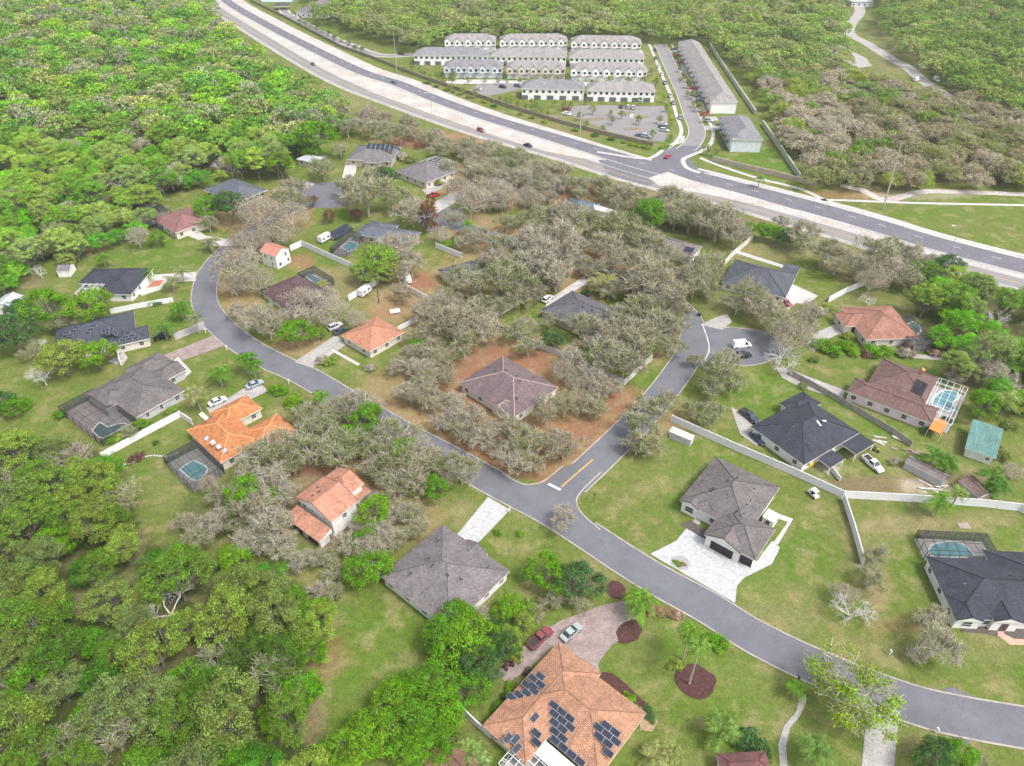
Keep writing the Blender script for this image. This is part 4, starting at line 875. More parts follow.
# ------------------------------------------------------------------ townhouse rows
def town(label, a, b_, depth, roof, wall, front, along='u', frame=None, pts=None, hh=5.9, n=None):
    fr = frame or (a, b_); pts = pts or [a, b_]
    op = {'depth': depth, 'nowin': 1} if depth else {'nowin': 1}
    root, f, B = house('townhouse_row', label, fr, [(pts, op)], roof, wall, 'townhouses', h=hh, pitch=.5, along=along, auto=False, simple=True, group='rows of townhouses')
    k = B[0]; L = k['u1']-k['u0'] if along == 'u' else k['v1']-k['v0']; n = n or max(2, round(L/6.5))
    org = Vector(root.location); cx, cy = org.x, org.y
    wm = window_mesh(1.5, 1.3)[1]; gm = garage_mesh(2.6, 2.2, mat('white garage door', (.62, .62, .62), .5))
    pr = MB(); pr.box((0, 0, 0), (3.1, 1.9, .25)); porch = MATS.setdefault('porch', pr.mesh('porch_roof', roof)) if False else pr.mesh('porch_roof', roof)
    dk = mat('dark lanai screen', (.13, .13, .14), .6)
    for i in range(n):
        t = (i+.5)/n
        for s, zz in ((-.25, 4.3), (.25, 4.3)):
            if along == 'u': u, v, rz = k['u0']+L*(t+s/n), k['v0']+.45, f.ang
            else: u, v, rz = k['u0']+.45, k['v0']+L*(t+s/n), f.ang-math.pi/2
            x, y = f.w(u, v); link('window', wm, root, (x-cx, y-cy, zz), rz)
        if along == 'u': u, v, rz, o = k['u0']+L*(t-.2/n), k['v0']+.42, f.ang, (0, -1.0)
        else: u, v, rz, o = k['u0']+.42, k['v0']+L*(t-.2/n), f.ang-math.pi/2, (-1.0, 0)
        x, y = f.w(u, v)
        if front:
            link('garage_door', gm, root, (x-cx, y-cy, 1.2), rz)
            x, y = f.w(u+o[0]*.9+(L/n*.42 if along == 'u' else 0), v+o[1]*.9+(L/n*.42 if along == 'v' else 0))
            link('porch_roof', porch, root, (x-cx, y-cy, 2.9), rz)
            # cross gable over every second unit
            g = MB(); w2 = 1.9
            g.add([(-w2, -.55, 5.9), (w2, -.55, 5.9), (0, -.55, 7.3), (-w2, 3, 5.9), (w2, 3, 5.9), (0, 3, 7.3)], [[0, 1, 2]], 1)
            g.add([(-w2-.2, -.75, 5.8), (0, -.75, 7.4), (0, 3, 7.4), (-w2-.2, 3, 5.8)], [[0, 1, 2, 3]], 0); g.add([(w2+.2, -.75, 5.8), (0, -.75, 7.4), (0, 3, 7.4), (w2+.2, 3, 5.8)], [[3, 2, 1, 0]], 0)
            g.box((0, -.3, 4.35), (3.4, .5, 3.1), 0, 1)
            x, y = f.w(u, v); link('dormer', g.mesh('dormer', [roof, wall]), root, (x-cx, y-cy, 0), rz)
            link('window', wm, root, (x-cx+math.sin(rz)*.6, y-cy-math.cos(rz)*.6, 4.4), rz)
        else:
            l = MB(); l.box((0, 0, 0), (3.6, .12, 2.2)); link('lanai_screen', l.mesh('lanai_screen', dk), root, (x-cx, y-cy, 1.25), rz)
    return root
town('rear townhouse row by the forest, leftmost of three', (444, 41), (496, 41), 13, TOWNR, TOWNW, True)
town('rear townhouse row by the forest, middle of three with roof panel', (499.5, 41.2), (568, 41), 13, TOWNR, TOWNW, True)
town('rear townhouse row by the forest, rightmost of three', (571, 42.5), (642, 43.5), 13, TOWNR, TOWNW, True)
town('second townhouse row back, leftmost with dark roof panels', (413, 55), (488, 56), 13, TOWNG, TOWNW, False)
town('second townhouse row back, middle of three', (490, 56.2), (567, 57), 13, TOWNR, TOWNW, False)
town('second townhouse row back, rightmost with a roof panel', (569, 57.3), (645, 58.5), 13, TOWNR, TOWNW, False)
town('third townhouse row back, grey leftmost with dark roof panels', (443, 67.5), (503, 68), 13, TOWNG, BLUEW, True)
town('third townhouse row back, middle of three', (506, 68.6), (566, 69), 13, TOWNR, CREAM, True)
town('third townhouse row back, rightmost beside the street', (570.6, 70.2), (648, 71.5), 13, TOWNR, TOWNW, True)
town('front townhouse row by the car park, grey roofed', (521, 88.5), (585, 89.5), 13, TOWNG, TOWNW, False)
town('front townhouse row by the car park, rightmost by the street', (587, 90.2), (656, 91.5), 13, TOWNR, TOWNW, False)
town('very long townhouse row along the street', None, None, None, TOWNR, TOWNW, True, 'v', ((711, 102), (678, 42)), [(711, 102), (738, 102), (678, 42)], 5.9, 13)
town('short pale blue townhouse row beside the green lawn', None, None, None, TOWNG, BLUEW, True, 'v', ((731, 139), (719, 117)), [(731, 139), (763.5, 140), (719, 117)], 5.9, 4)
house('house', 'long grey roofed building beyond the far palms', ((304, 12), (325, 13)), [([(304, 12), (326, 13), (320, 0)], {})], GREYR, STUC, h=4, simple=True)
house('pavilion', 'low dark roofed pavilion beside the pond', ((273, 6.5), (290, 6)), [([(273, 6.5), (290, 6)], {'depth': 9, 'open': 1})], R_('dark pavilion shingle', (.1, .09, .09)), TANW, h=3)
house('house', 'pale roofed building at the top of the winding road', ((852, 1), (872, 1)), [([(852, 1.5), (874, 1.5)], {'depth': 16})], SILVER, STUC, h=4, simple=True)
# ------------------------------------------------------------------ foliage
def leaf_mat(name, grey=None, gmix=0.0, trans=.42, stuff=False):
    m, nt, b = newmat(name)
    if stuff: base = nd(nt, 'ShaderNodeAttribute', attribute_name='tint').outputs['Color']
    else: base = nt.nodes.new('ShaderNodeObjectInfo').outputs['Color']
    r = nd(nt, 'ShaderNodeAttribute', attribute_name='leaf').outputs['Fac']; l = nd(nt, 'ShaderNodeAttribute', attribute_name='lobe').outputs['Fac']
    o = mixc(nt, base, ramp(nt, r, 0, 1, .9, 2.5), 1.0, 'MULTIPLY')
    hs_ = nd(nt, 'ShaderNodeHueSaturation'); nt.links.new(ramp(nt, l, 0, 1, .488, .512), hs_.inputs['Hue']); nt.links.new(ramp(nt, l, 0, 1, .75, 1.3), hs_.inputs['Value']); nt.links.new(o, hs_.inputs['Color']); o = hs_.outputs[0]
    if grey: o = mixc(nt, o, grey, ramp(nt, l, .5-gmix*.5, 1.15-gmix*.5, 0, .5))
    nt.links.new(o, b.inputs['Base Color']); b.inputs['Roughness'].default_value = .75; b.inputs['Specular IOR Level'].default_value = .15
    t = nt.nodes.new('ShaderNodeBsdfTranslucent'); nt.links.new(o, t.inputs[0]); mx = nt.nodes.new('ShaderNodeMixShader'); mx.inputs[0].default_value = trans
    nt.links.new(b.outputs[0], mx.inputs[1]); nt.links.new(t.outputs[0], mx.inputs[2]); nt.links.new(mx.outputs[0], nt.nodes['Material Output'].inputs[0])
    return m
LEAF = leaf_mat('leafy foliage'); MOSS = leaf_mat('mossy oak foliage', (.35, .33, .215), .5); FARLEAF = leaf_mat('far foliage', stuff=True)
BARK = mat('grey bark', (.2, .18, .155), .95, .3, 1.5); PALEBARK = mat('pale lichen bark', (.4, .37, .31), .95, .25, 2); PALMBARK = mat('palm bark', (.33, .29, .24), .95, .25, 2)
def unit(v): return v/np.maximum(np.linalg.norm(v, axis=-1, keepdims=True), 1e-6)
def leaf_quads(P, N, size, rng, asp=.65):
    """quads at P facing N; returns vertices (n*4,3)"""
    n = len(P); t = unit(np.cross(N, rng.normal(size=(n, 3)))); bt = np.cross(N, t)
    s = size[:, None]*.5; t = t*s; bt = bt*s*asp
    return np.stack([P-t-bt*.4, P+t*.2-bt, P+t+bt*.4, P-t*.2+bt], 1).reshape(-1, 3)
def crown_arrays(seed, rx=5.0, rz=3.4, zc=6.0, nl=46, per=70, leaf=.5, lr=(1.0, 1.7), low=-.35, droop=0.0, flat=.5, inner=.45, spread=(.55, 1.08), wv=1.0):
    rng = np.random.default_rng(seed); P, N, S, LO, C = [], [], [], [], []
    k = 0
    while k < nl:
        d = unit(rng.normal(size=3))
        if d[2] < low: continue
        rr = rng.uniform(inner, .98)**.6
        ang = math.atan2(d[1], d[0]); wob = 1+wv*(.22*math.sin(2*ang+seed)+.14*math.sin(3*ang+seed*1.7)+.1*math.sin(5*ang+seed*.6))
        c = np.array([d[0]*rx*rr*wob, d[1]*rx*rr*wob, zc+d[2]*rz*rr]); r = rng.uniform(*lr)*rx/5
        k += 1; C.append(c)
        n = int(per*rng.uniform(.6, 1.35)); q = unit(rng.normal(size=(n, 3))); q[:, 2] = np.abs(q[:, 2])*1.0-.35*(rng.random(n) < .35)
        rad = r*rng.uniform(*spread, n)[:, None]; p = c+unit(q)*rad*np.array([1.1, 1.1, .75])
        p[:, 2] -= droop*rng.random(n)**2*2
        P.append(p); N.append(unit(unit(q)*.9+rng.normal(size=(n, 3))*.55+np.array([0, 0, flat]))); S.append(leaf*rx/5*rng.uniform(.6, 1.4, n)); LO.append(np.full(n, rng.random()))
    P, N, S, LO = np.concatenate(P), np.concatenate(N), np.concatenate(S), np.concatenate(LO)
    return leaf_quads(P, N, S, rng), rng.random(len(P)), LO, C
def attr_mesh(name, V, leaf, lobe, m, tint=None):
    nf = len(V)//4; me = np_mesh(name, V, np.arange(nf*4), np.full(nf, 4))
    a = me.attributes.new('leaf', 'FLOAT', 'FACE'); a.data.foreach_set('value', leaf.astype(np.float32))
    a = me.attributes.new('lobe', 'FLOAT', 'FACE'); a.data.foreach_set('value', lobe.astype(np.float32))
    if tint is not None:
        a = me.attributes.new('tint', 'FLOAT_COLOR', 'FACE'); a.data.foreach_set('color', np.concatenate([tint, np.ones((nf, 1))], 1).astype(np.float32).ravel())
    me.materials.append(m); return me
def limbs(seed, C, base_r=.32, fork=2.2, m=None, tips=True, sides=5):
    """trunk and limbs reaching the crown lobes C"""
    r = random.Random(seed); b = MB(); top = Vector((r.uniform(-.3, .3), r.uniform(-.3, .3), fork)); b.tube((0, 0, -.1), top, base_r, base_r*.75, 7)
    hubs = []
    for i in range(6):
        a = i*math.pi/3+r.uniform(-.4, .4); q = top+Vector((math.cos(a)*1.5, math.sin(a)*1.5, r.uniform(1.0, 2.0))); b.tube(top, q, base_r*.55, base_r*.36, sides, cap=False); hubs.append(q)
    for c in C:
        c = Vector(c); h = min(hubs, key=lambda q: (q-c).length); mid = h.lerp(c, .55)+Vector((r.uniform(-.5, .5), r.uniform(-.5, .5), r.uniform(-.2, .5)))
        b.tube(h, mid, base_r*.28, base_r*.18, 4, cap=False); b.tube(mid, c, base_r*.18, base_r*.07, 4, cap=False)
        if tips:
            for _ in range(6):
                e = c+Vector((r.uniform(-1.4, 1.4), r.uniform(-1.4, 1.4), r.uniform(-.2, 1.2))); b.tube(c.lerp(mid, r.random()*.6), e, .06, .025, 3, cap=False)
    return b.mesh('trunk', m or BARK)
def bare_tree(seed, rx=5, h=9, depth=5, m=None):
    r = random.Random(seed); b = MB()
    def grow(p, d, L, rad, k):
        q = p+d*L; b.tube(p, q, rad, rad*.68, 5 if k > 2 else 3, cap=False)
        if k == 0: return
        for _ in range(3 if k > 1 else 3):
            dd = (d+Vector((r.gauss(0, .62), r.gauss(0, .62), r.gauss(.05, .35)))).normalized(); grow(q, dd, L*r.uniform(.58, .86), rad*.6, k-1)
    for i in range(4):
        a = i*1.57+r.uniform(-.5, .5); grow(Vector((0, 0, 1.8)), Vector((math.cos(a)*.8, math.sin(a)*.8, .75)).normalized(), h*.24, .17, depth-1)
    b.tube((0, 0, -.1), (0, 0, 1.9), .3, .24, 6)
    return b.mesh('branches', m or PALEBARK)
DEADBARK = mat('bleached bark', (.52, .5, .47), .95, .2, 2)
PROTO = {}
MOSSP = None
def tree_proto(kind):
    """a list of (trunk mesh, crown mesh) variants"""
    kind = {'wall_shrub': 'shrub', 'street_tree': 'young_tree'}.get(kind, kind)
    if kind in PROTO: return PROTO[kind]
    o = []
    K = dict(
      mossy_oak=dict(n=10, a=dict(nl=58, per=74, leaf=.3, lr=(.7, 1.3), spread=(.1, 1.25), rz=3.0, inner=.45, wv=1.45, zc=5.6, droop=.5, low=-.45), m=MOSS, bark=PALEBARK),
      understory_tree=dict(n=7, a=dict(nl=64, per=96, leaf=.33, spread=(.4, 1.15), lr=(.8, 1.5), rz=3.8, zc=5.0, low=-.5), m=LEAF, bark=BARK),
      leafy_tree=dict(n=8, a=dict(nl=80, per=76, leaf=.37, inner=.65, spread=(.45, 1.12), lr=(.8, 1.35), rz=3.6, zc=6.2, low=-.5), m=LEAF, bark=BARK),
      woodland_tree=dict(n=10, a=dict(nl=96, per=92, leaf=.29, lr=(.75, 1.25), spread=(.4, 1.12), rz=4.0, inner=.55, wv=1.2, zc=8.2, low=-.45), m=LEAF, bark=BARK),
      scrub_oak=dict(n=5, a=dict(nl=46, per=70, leaf=.46, lr=(.9, 1.6), spread=(.2, 1.25), rz=2.7, zc=4.8, droop=.4), m=MOSS, bark=PALEBARK),
      shrub=dict(n=4, a=dict(nl=26, per=60, leaf=.75, lr=(1.5, 2.3), rz=3.4, zc=2.2, low=-.1), m=LEAF, bark=BARK),
      young_tree=dict(n=3, a=dict(nl=20, per=34, leaf=.9, lr=(1.6, 2.4), rz=4.5, zc=6.0, low=-.6), m=LEAF, bark=BARK),
      cypress_tree=dict(n=2, a=dict(nl=50, per=50, leaf=.7, lr=(1.0, 1.5), rz=9, zc=9, low=-.9), m=LEAF, bark=BARK))
    if kind == 'bare_oak' or kind == 'dead_tree':
        for s in range(4):
            tr = bare_tree(s*7+(3 if kind == 'dead_tree' else 11), depth=6, m=DEADBARK if kind == 'dead_tree' else PALEBARK)
            if kind == 'bare_oak':
                V, lf, lo, C = crown_arrays(50+s, nl=60, per=44, leaf=.3, rz=2.9, zc=5.4, droop=.5, lr=(1.0, 1.7)); cr = attr_mesh('crown', V, lf, lo, MOSSP)
            else: cr = None
            o.append((tr, cr))
    else:
        k = K[kind]
        for s in range(k['n']):
            V, lf, lo, C = crown_arrays(100*len(PROTO)+s*13+1, **k['a'])
            o.append((limbs(s+5, C, .34 if kind != 'shrub' else .12, 2.2 if kind != 'shrub' else .4, k['bark'], tips=kind in ('mossy_oak', 'scrub_oak')), attr_mesh('crown', V, lf, lo, k['m'])))
    PROTO[kind] = o; return o
MOSSP = leaf_mat('bare oak moss', (.4, .365, .285), .8)
ZC = dict(mossy_oak=5.6, leafy_tree=6.2, woodland_tree=8.2, understory_tree=5.0, young_tree=6, scrub_oak=4.8, bare_oak=5.4, dead_tree=5.4, shrub=2.2, cypress_tree=9)
PAL = {'O': [(.15, .16, .058), (.185, .175, .095), (.125, .145, .042), (.205, .185, .12), (.165, .148, .09), (.14, .14, .068)], 'P': [(.225, .2, .15), (.21, .188, .14), (.24, .212, .165)], 'G': [(.085, .185, .008), (.105, .2, .01), (.075, .165, .01)], 'Y': [(.13, .2, .028), (.16, .2, .035)],
       'D': [(.045, .095, .022), (.05, .1, .03)], 'B': [(.2, .2, .2)], 'R': [(.13, .07, .035), (.12, .065, .05)], 'L': [(.14, .16, .05), (.125, .155, .045), (.155, .165, .07)], 'W': [(.225, .21, .155), (.24, .22, .17)]}
KIND = {'O': 'mossy_oak', 'P': 'bare_oak', 'G': 'leafy_tree', 'Y': 'leafy_tree', 'D': 'leafy_tree', 'B': 'dead_tree', 'R': 'leafy_tree', 'L': 'mossy_oak', 'W': 'mossy_oak'}
ADJ = {'O': 'grey green mossy oak', 'P': 'leafless pinkish grey oak', 'G': 'bright green leafy tree', 'Y': 'yellow green leafy tree', 'D': 'dark green tree', 'B': 'bare whitish grey tree', 'R': 'rust red tree', 'L': 'olive green oak', 'W': 'pale beige grey oak'}
tr_rng = random.Random(11)
def plant(kind, w, R, color, label, group=None, cat='tree', parts=True, zs=None, name=None):
    tr, cr = tr_rng.choice(tree_proto(kind)); s = R/5.0; sz = s*(zs or tr_rng.uniform(.85, 1.12)); rz = tr_rng.uniform(0, 6.28)
    if parts and cr:
        o = thing(name or kind, label, cat, (w[0], w[1], 0), rz, group); o.scale = (s, s, sz)
        link('trunk', tr, o); c = link('crown', cr, o, color=color)
    else:
        o = link(kind, cr or tr, None, (w[0], w[1], 0), rz, color); o.scale = (s, s, sz); tag(o, label, cat, group)
    return o
# ------------------------------------------------------------------ the garden and street trees one can tell apart: photo position of the crown, radius, look
TREES = '''O 295 186 13;O 283 199 15;P 258 214 20;P 276 229 18;P 248 241 15;P 240 266 22;P 257 281 15;P 291 215 15;P 234 285 12;D 230 205 14;P 305 303 20;P 331 310 18;P 325 298 13;P 356 318 11;G 295 333 14;Y 318 332 7;W 255 318 15;O 268 325 14;W 236 311 9;O 280 318 12;Y 378 258 17;Y 364 270 13;Y 387 272 11;W 395 246 17;W 411 262 14;P 399 272 11;O 403 291 11;R 430 216 9;R 312 201 5;R 356 214 6;R 329 216 6;O 366 194 20;O 350 186 14;O 352 203 12;O 412 208 17;O 398 196 15;D 384 177 10;L 372 178 12;P 440 232 11;W 452 218 10
P 470 199 18;P 490 187 18;P 458 186 14;O 475 172 16;P 505 196 13;O 448 166 9;O 440 150 10;W 520 178 11
O 565 216 17;O 542 219 13;O 592 224 19;O 604 242 17;O 619 226 19;O 642 234 17;O 651 245 15;O 612 257 14;W 563 244 23;W 533 242 19;W 544 264 22;L 523 260 19;L 509 277 21;W 498 262 15;L 477 282 17;L 459 277 13;W 556 276 15;O 516 290 15;O 500 245 13;L 485 265 12
O 452 322 21;O 472 315 19;O 485 328 17;O 464 344 15;O 438 328 14;L 442 355 15;O 424 313 13;O 418 352 12;G 416 347 7;O 430 345 11;L 488 302 10;Y 488 305 5
O 648 277 21;L 643 308 17;O 629 333 22;O 609 354 19;L 643 343 17;O 625 364 17;O 584 323 16;W 573 359 15;O 522 328 14;O 528 345 12;O 550 321 9;D 552 339 10;W 596 367 13;P 563 368 13;O 585 341 9;O 640 263 18;O 652 280 22;O 665 298 20;O 677 308 15;O 625 314 17;O 659 323 19;O 669 344 13;O 695 280 18;L 710 265 17;O 708 285 13;O 667 257 15;O 617 340 14
L 750 295 17;O 764 305 18;O 738 303 12;O 779 321 17;P 794 337 18;B 783 350 15;O 805 322 13;B 788 362 13;L 722 369 19;L 733 380 13;L 713 384 15;O 697 360 8;P 808 306 8
O 804 234 15;O 824 252 15;O 838 259 15;O 718 221 19;L 703 216 17;O 736 233 14;L 690 219 13;G 650 214 14;O 672 211 13;G 750 227 7;G 764 231 9;G 778 234 8;D 791 238 9;W 782 222 8
O 877 253 17;P 892 266 20;P 872 281 14;O 861 267 14;O 908 257 15;P 923 263 14;D 948 266 12;O 908 279 13;B 868 298 8;L 895 245 12;O 935 262 12;P 952 282 11
W 357 402 15;O 346 410 15;P 373 409 12;O 306 414 15;L 324 429 19;G 350 436 14;L 349 443 18;L 306 447 21;L 334 457 17;L 278 447 19;L 260 456 19;O 393 432 19;P 412 443 18;O 382 452 17;O 403 462 19;O 423 456 17;O 392 484 17;O 413 479 16;O 461 470 17;G 439 466 8;G 436 489 12;L 414 514 14;L 418 527 12;O 404 535 11;P 377 503 13;O 383 525 11;O 446 478 11
W 272 484 20;W 253 480 19;O 249 509 21;W 269 524 21;W 254 541 19;W 282 541 15;W 300 560 13;O 322 558 13;W 350 546 14;G 367 540 13;W 355 531 9;W 373 560 13;O 338 570 13;L 392 545 10;O 225 495 13;O 238 525 14;P 207 482 10
W 415 366 13;O 424 382 15;W 410 393 13;O 434 400 13;W 459 411 15;W 453 397 9;W 484 436 15;P 474 418 13;O 508 428 17;O 526 440 17;W 509 459 16;O 531 462 13;O 551 440 15;O 546 411 15;L 564 405 13;O 579 402 13;O 597 405 13;P 588 384 13;P 573 379 11;O 604 390 11;W 443 421 12;P 497 446 11
L 644 428 19;O 637 444 13;O 655 405 15;L 650 443 13;O 668 398 10;L 712 414 13;L 696 411 11;O 640 410 12;W 562 518 13
L 871 577 14;B 853 608 18;P 845 595 12;L 878 556 12;W 936 642 21;L 932 616 13;W 918 655 10;B 868 615 10
D 936 759 19;G 957 757 15;L 978 768 12
G 463 640 20;W 481 618 11;G 458 618 15;G 445 642 18;D 472 655 20;D 482 675 15;G 469 690 16;G 432 681 19;G 407 695 18;G 389 702 17;G 442 708 19;G 404 726 20;G 380 732 19;G 427 728 16;G 446 734 13;G 360 734 17;G 351 748 17;G 327 757 13;G 412 752 16;G 446 757 12;Y 510 636 11;Y 515 652 9;D 497 618 10
G 546 572 18;D 580 580 19;L 576 598 13;L 556 598 11;Y 528 610 9
G 45 307 20;G 88 305 18;L 65 320 13;D 9 331 20;W 213 520 16;O 196 538 14;G 236 562 16;O 186 522 12;L 262 582 15;G 292 602 15;G 250 600 16;G 304 628 14;W 322 590 12;B 165 603 27;B 145 678 13;B 120 640 9;G 318 612 14;L 331 592 12;G 313 650 14;G 306 690 14;D 503 645 14;G 508 608 13;Y 524 624 10;L 536 612 9;G 488 640 13;Y 60 357 18;G 94 353 15;B 41 374 13;B 36 345 9;L 32 352 9;D 20 308 10;P 137 237 11;G 157 237 8;G 12 407 10;D 2 400 12;L 176 215 9;G 206 206 12;L 208 222 9
G 312 138 16;L 322 166 13;G 280 164 12;D 296 141 11;L 340 150 8;L 385 137 9
G 310 150 9;Y 342 120 8;G 985 405 14;P 990 372 13;P 1003 395 10;Y 1012 400 11;P 955 375 9;L 968 362 12
L 130 432 8;G 140 425 6;P 1015 470 10;W 895 460 5'''
SIDES = []
def nearest_lm(x, y):
    best = min(HS, key=lambda h: (h[1]-x)**2+1.6*(h[2]-y)**2); dx, dy = x-best[1], y-best[2]
    if abs(dx) > 1.25*abs(dy): side = 'right of' if dx > 0 else 'left of'
    else: side = 'in front of' if dy > 0 else 'behind'
    return best[0], side
ORD = ['first', 'second', 'third', 'fourth', 'fifth', 'sixth', 'seventh', 'eighth', 'ninth', 'tenth', 'eleventh', 'twelfth', 'thirteenth', 'fourteenth', 'fifteenth', 'sixteenth']
def numbered(rows, phrase, plural):
    """rows [(x, y, key, ...)] -> {index: (label, group)}; each label names look, landmark and, only where needed, the order from the left"""
    by = {}
    for i, r in enumerate(rows):
        lm, side = nearest_lm(r[0], r[1]); by.setdefault((r[2], lm, side), []).append(i)
    out = {}
    for (k, lm, side), ids in by.items():
        ids.sort(key=lambda i: rows[i][0]); n = len(ids)
        for j, i in enumerate(ids):
            a = phrase(k)
            if n == 1: lb = '%s %s %s' % (a, side, lm)
            elif n == 2: lb = '%s %s %s, %s one' % (a, side, lm, ('left', 'right')[j])
            else: lb = '%s %s %s, %s from left' % (a, side, lm, ORD[j])
            out[i] = (lb, plural(k)+' '+lm.replace('the ', 'by the ', 1))
    return out
rows = []
for t in TREES.replace('\n', ';').split(';'):
    k, x, y, r = t.split(); rows.append((float(x), float(y), k, float(r)))
R_THICK = [([(450, 235), (520, 215), (600, 205), (660, 240), (705, 260), (700, 305), (660, 350), (625, 345), (590, 285), (560, 283), (500, 320), (440, 352), (400, 345), (415, 312), (445, 285)], 'OLW'),
 ([(395, 352), (455, 338), (462, 360), (440, 385), (470, 425), (530, 450), (600, 415), (625, 375), (600, 370), (570, 380), (600, 400), (570, 465), (505, 462), (425, 422), (385, 390)], 'OWO'),
 ([(190, 480), (250, 455), (300, 420), (350, 400), (430, 430), (470, 470), (450, 490), (400, 540), (380, 570), (320, 590), (240, 560)], 'WLGLG'), ([(225, 240), (250, 205), (300, 190), (310, 205), (270, 250), (240, 280)], 'PPO'), ([(440, 195), (500, 160), (560, 170), (560, 195), (500, 215), (450, 215)], 'PPW')]
def scatter0(pl, step, seed):
    r = random.Random(seed); ws = gp(*pl); o = []; x0, x1 = min(p[0] for p in ws), max(p[0] for p in ws); y = min(p[1] for p in ws); k = 0
    while y < max(p[1] for p in ws):
        x = x0+(k % 2)*step/2
        while x < x1: o.append((x+r.uniform(-.35, .35)*step, y+r.uniform(-.35, .35)*step)); x += step
        y += step*.87; k += 1
    return [q for q in o if inside(proj(q[0], q[1], 5)[:2], pl)]
for pl, ks in R_THICK:
    for q in scatter0(pl, 6.8, 77):
        px, py, s_ = proj(q[0], q[1], 5)
        if any(inside(q, f) for f in FOOT) or near_main(Vector(q)) or near_ne(Vector(q)): continue
        if any((px-r[0])**2+(1.25*(py-r[1]))**2 < (.62*r[3])**2 for r in rows): continue
        if any((px-a)**2+(py-b_)**2 < r_*r_ for a, b_, r_ in ((308, 532, 40), (202, 468, 38), (327, 508, 44), (348, 492, 32), (235, 432, 36), (266, 430, 30), (285, 425, 18), (588, 318, 34), (288, 292, 34), (508, 388, 52), (468, 270, 22), (372, 338, 30), (340, 330, 18), (422, 172, 26), (575, 207, 22), (512, 178, 14), (277, 256, 16), (452, 190, 16))): continue
        rr = tr_rng.uniform(2.4, 3.9); rows.append((px, py, tr_rng.choice(ks) if tr_rng.random() > .04 else 'L', rr*s_))
LB = numbered(rows, lambda k: ADJ[k], lambda k: {'O': 'oaks', 'P': 'leafless oaks', 'L': 'olive oaks', 'W': 'pale oaks'}.get(k, 'garden trees'))
SPOTS = []
for i, (x, y, k, r) in enumerate(rows):
    kd = KIND[k]; nm = {'W': 'oak_tree', 'L': 'live_oak'}.get(k)
    if k == 'R' and r > 7: kd = 'cypress_tree'
    R = r/pxm((x, y), 4); R = min(max(R*(1.2 if k == 'G' and x > 320 and y > 600 and x < 500 else 1.08), 1.2), 9)
    z = ZC[kd]*R/5*.95; wpt = G((x, y), z)
    plant(kd, wpt, R, tr_rng.choice(PAL[k]), LB[i][0], LB[i][1], name=nm); SPOTS.append((wpt[0], wpt[1], R))
# ------------------------------------------------------------------ woodland: nearest trees one by one, the far wood as one mass
GREEN = [(.105, .175, .012), (.135, .195, .016), (.085, .155, .014), (.165, .205, .024), (.125, .16, .028), (.155, .175, .045), (.16, .165, .07), (.095, .14, .028)]
PALEG = [(.17, .185, .11), (.165, .17, .105)]
def inpoly_px(w, pl): x, y, _ = proj(*w); return inside((x, y), pl)
def scatter(pl, step, ylim=(0, 2000), seed=1, z=5.5, keep=None):
    r = random.Random(seed); ws = [G((max(min(p[0], 1400), -400), max(p[1], -60))) for p in pl]
    x0, x1 = min(p[0] for p in ws), max(p[0] for p in ws); y0, y1 = min(p[1] for p in ws), max(p[1] for p in ws); o = []
    y = y0; row = 0
    while y < y1:
        x = x0+(row % 2)*step/2
        while x < x1:
            q = (x+r.uniform(-.38, .38)*step, y+r.uniform(-.38, .38)*step); px, py, _ = proj(q[0], q[1], z)
            if -90 < px < 1120 and inside((px, py), pl) and ylim[0] <= q[1] < ylim[1] and not any(inside(q, f) for f in FOOT) and (keep is None or keep(q)): o.append(q)
            x += step
        y += step*.87; row += 1
    return o
def two_layer(pl, step, seed):
    """tall domes first, then low green trees in the gaps between them"""
    dom = [(q, 'd') for q in scatter(pl, step*1.32, seed=seed)]
    low = [(q, 'u') for q in scatter(pl, step, seed=seed+50) if all((q[0]-d[0][0])**2+(q[1]-d[0][1])**2 > (step*.62)**2 for d in dom)]
    return dom+low
near = [(q, 'lower', k) for q, k in two_layer(WOODS['lower'], 6.2, 3)]+[(q, 'east', None) for q in scatter(WOODS['east'], 8.2, seed=5)]
up = scatter(WOODS['upper'], 7.4, seed=7); up.sort(key=lambda q: q[1]); keep_n = max(0, 420-len(near))
near += [(q, 'upper', None) for q in up[:keep_n]]; print('NEAR', len(near), keep_n); rest = [(q, 'upper') for q in up[keep_n:]]
rest += [(q, 'behind') for q in scatter(WOODS['behind'], 8.2, seed=9)]+[(q, 'corner') for q in scatter(WOODS['corner'], 8.2, seed=13)]
WG = {'lower': ('woodland trees in the lower left wood', 'in the dense wood at lower left'), 'upper': ('woodland trees at the edge of the upper left forest', 'at the upper left forest edge'), 'east': ('woodland trees east of the terracotta roofed house', 'in the thicket at the right edge')}
TONE = {'lower': ['vivid green woodland tree', 'deep green woodland tree', 'olive green woodland tree', 'pale moss grey woodland tree', 'bare whitish grey dead tree'], }
DOME = [(.105, .175, .022), (.085, .155, .015), (.135, .18, .04), (.065, .13, .014), (.145, .2, .03), (.115, .155, .045)]
VIVID = [(.085, .215, .008), (.07, .185, .01), (.115, .235, .01), (.055, .15, .012), (.1, .205, .016)]
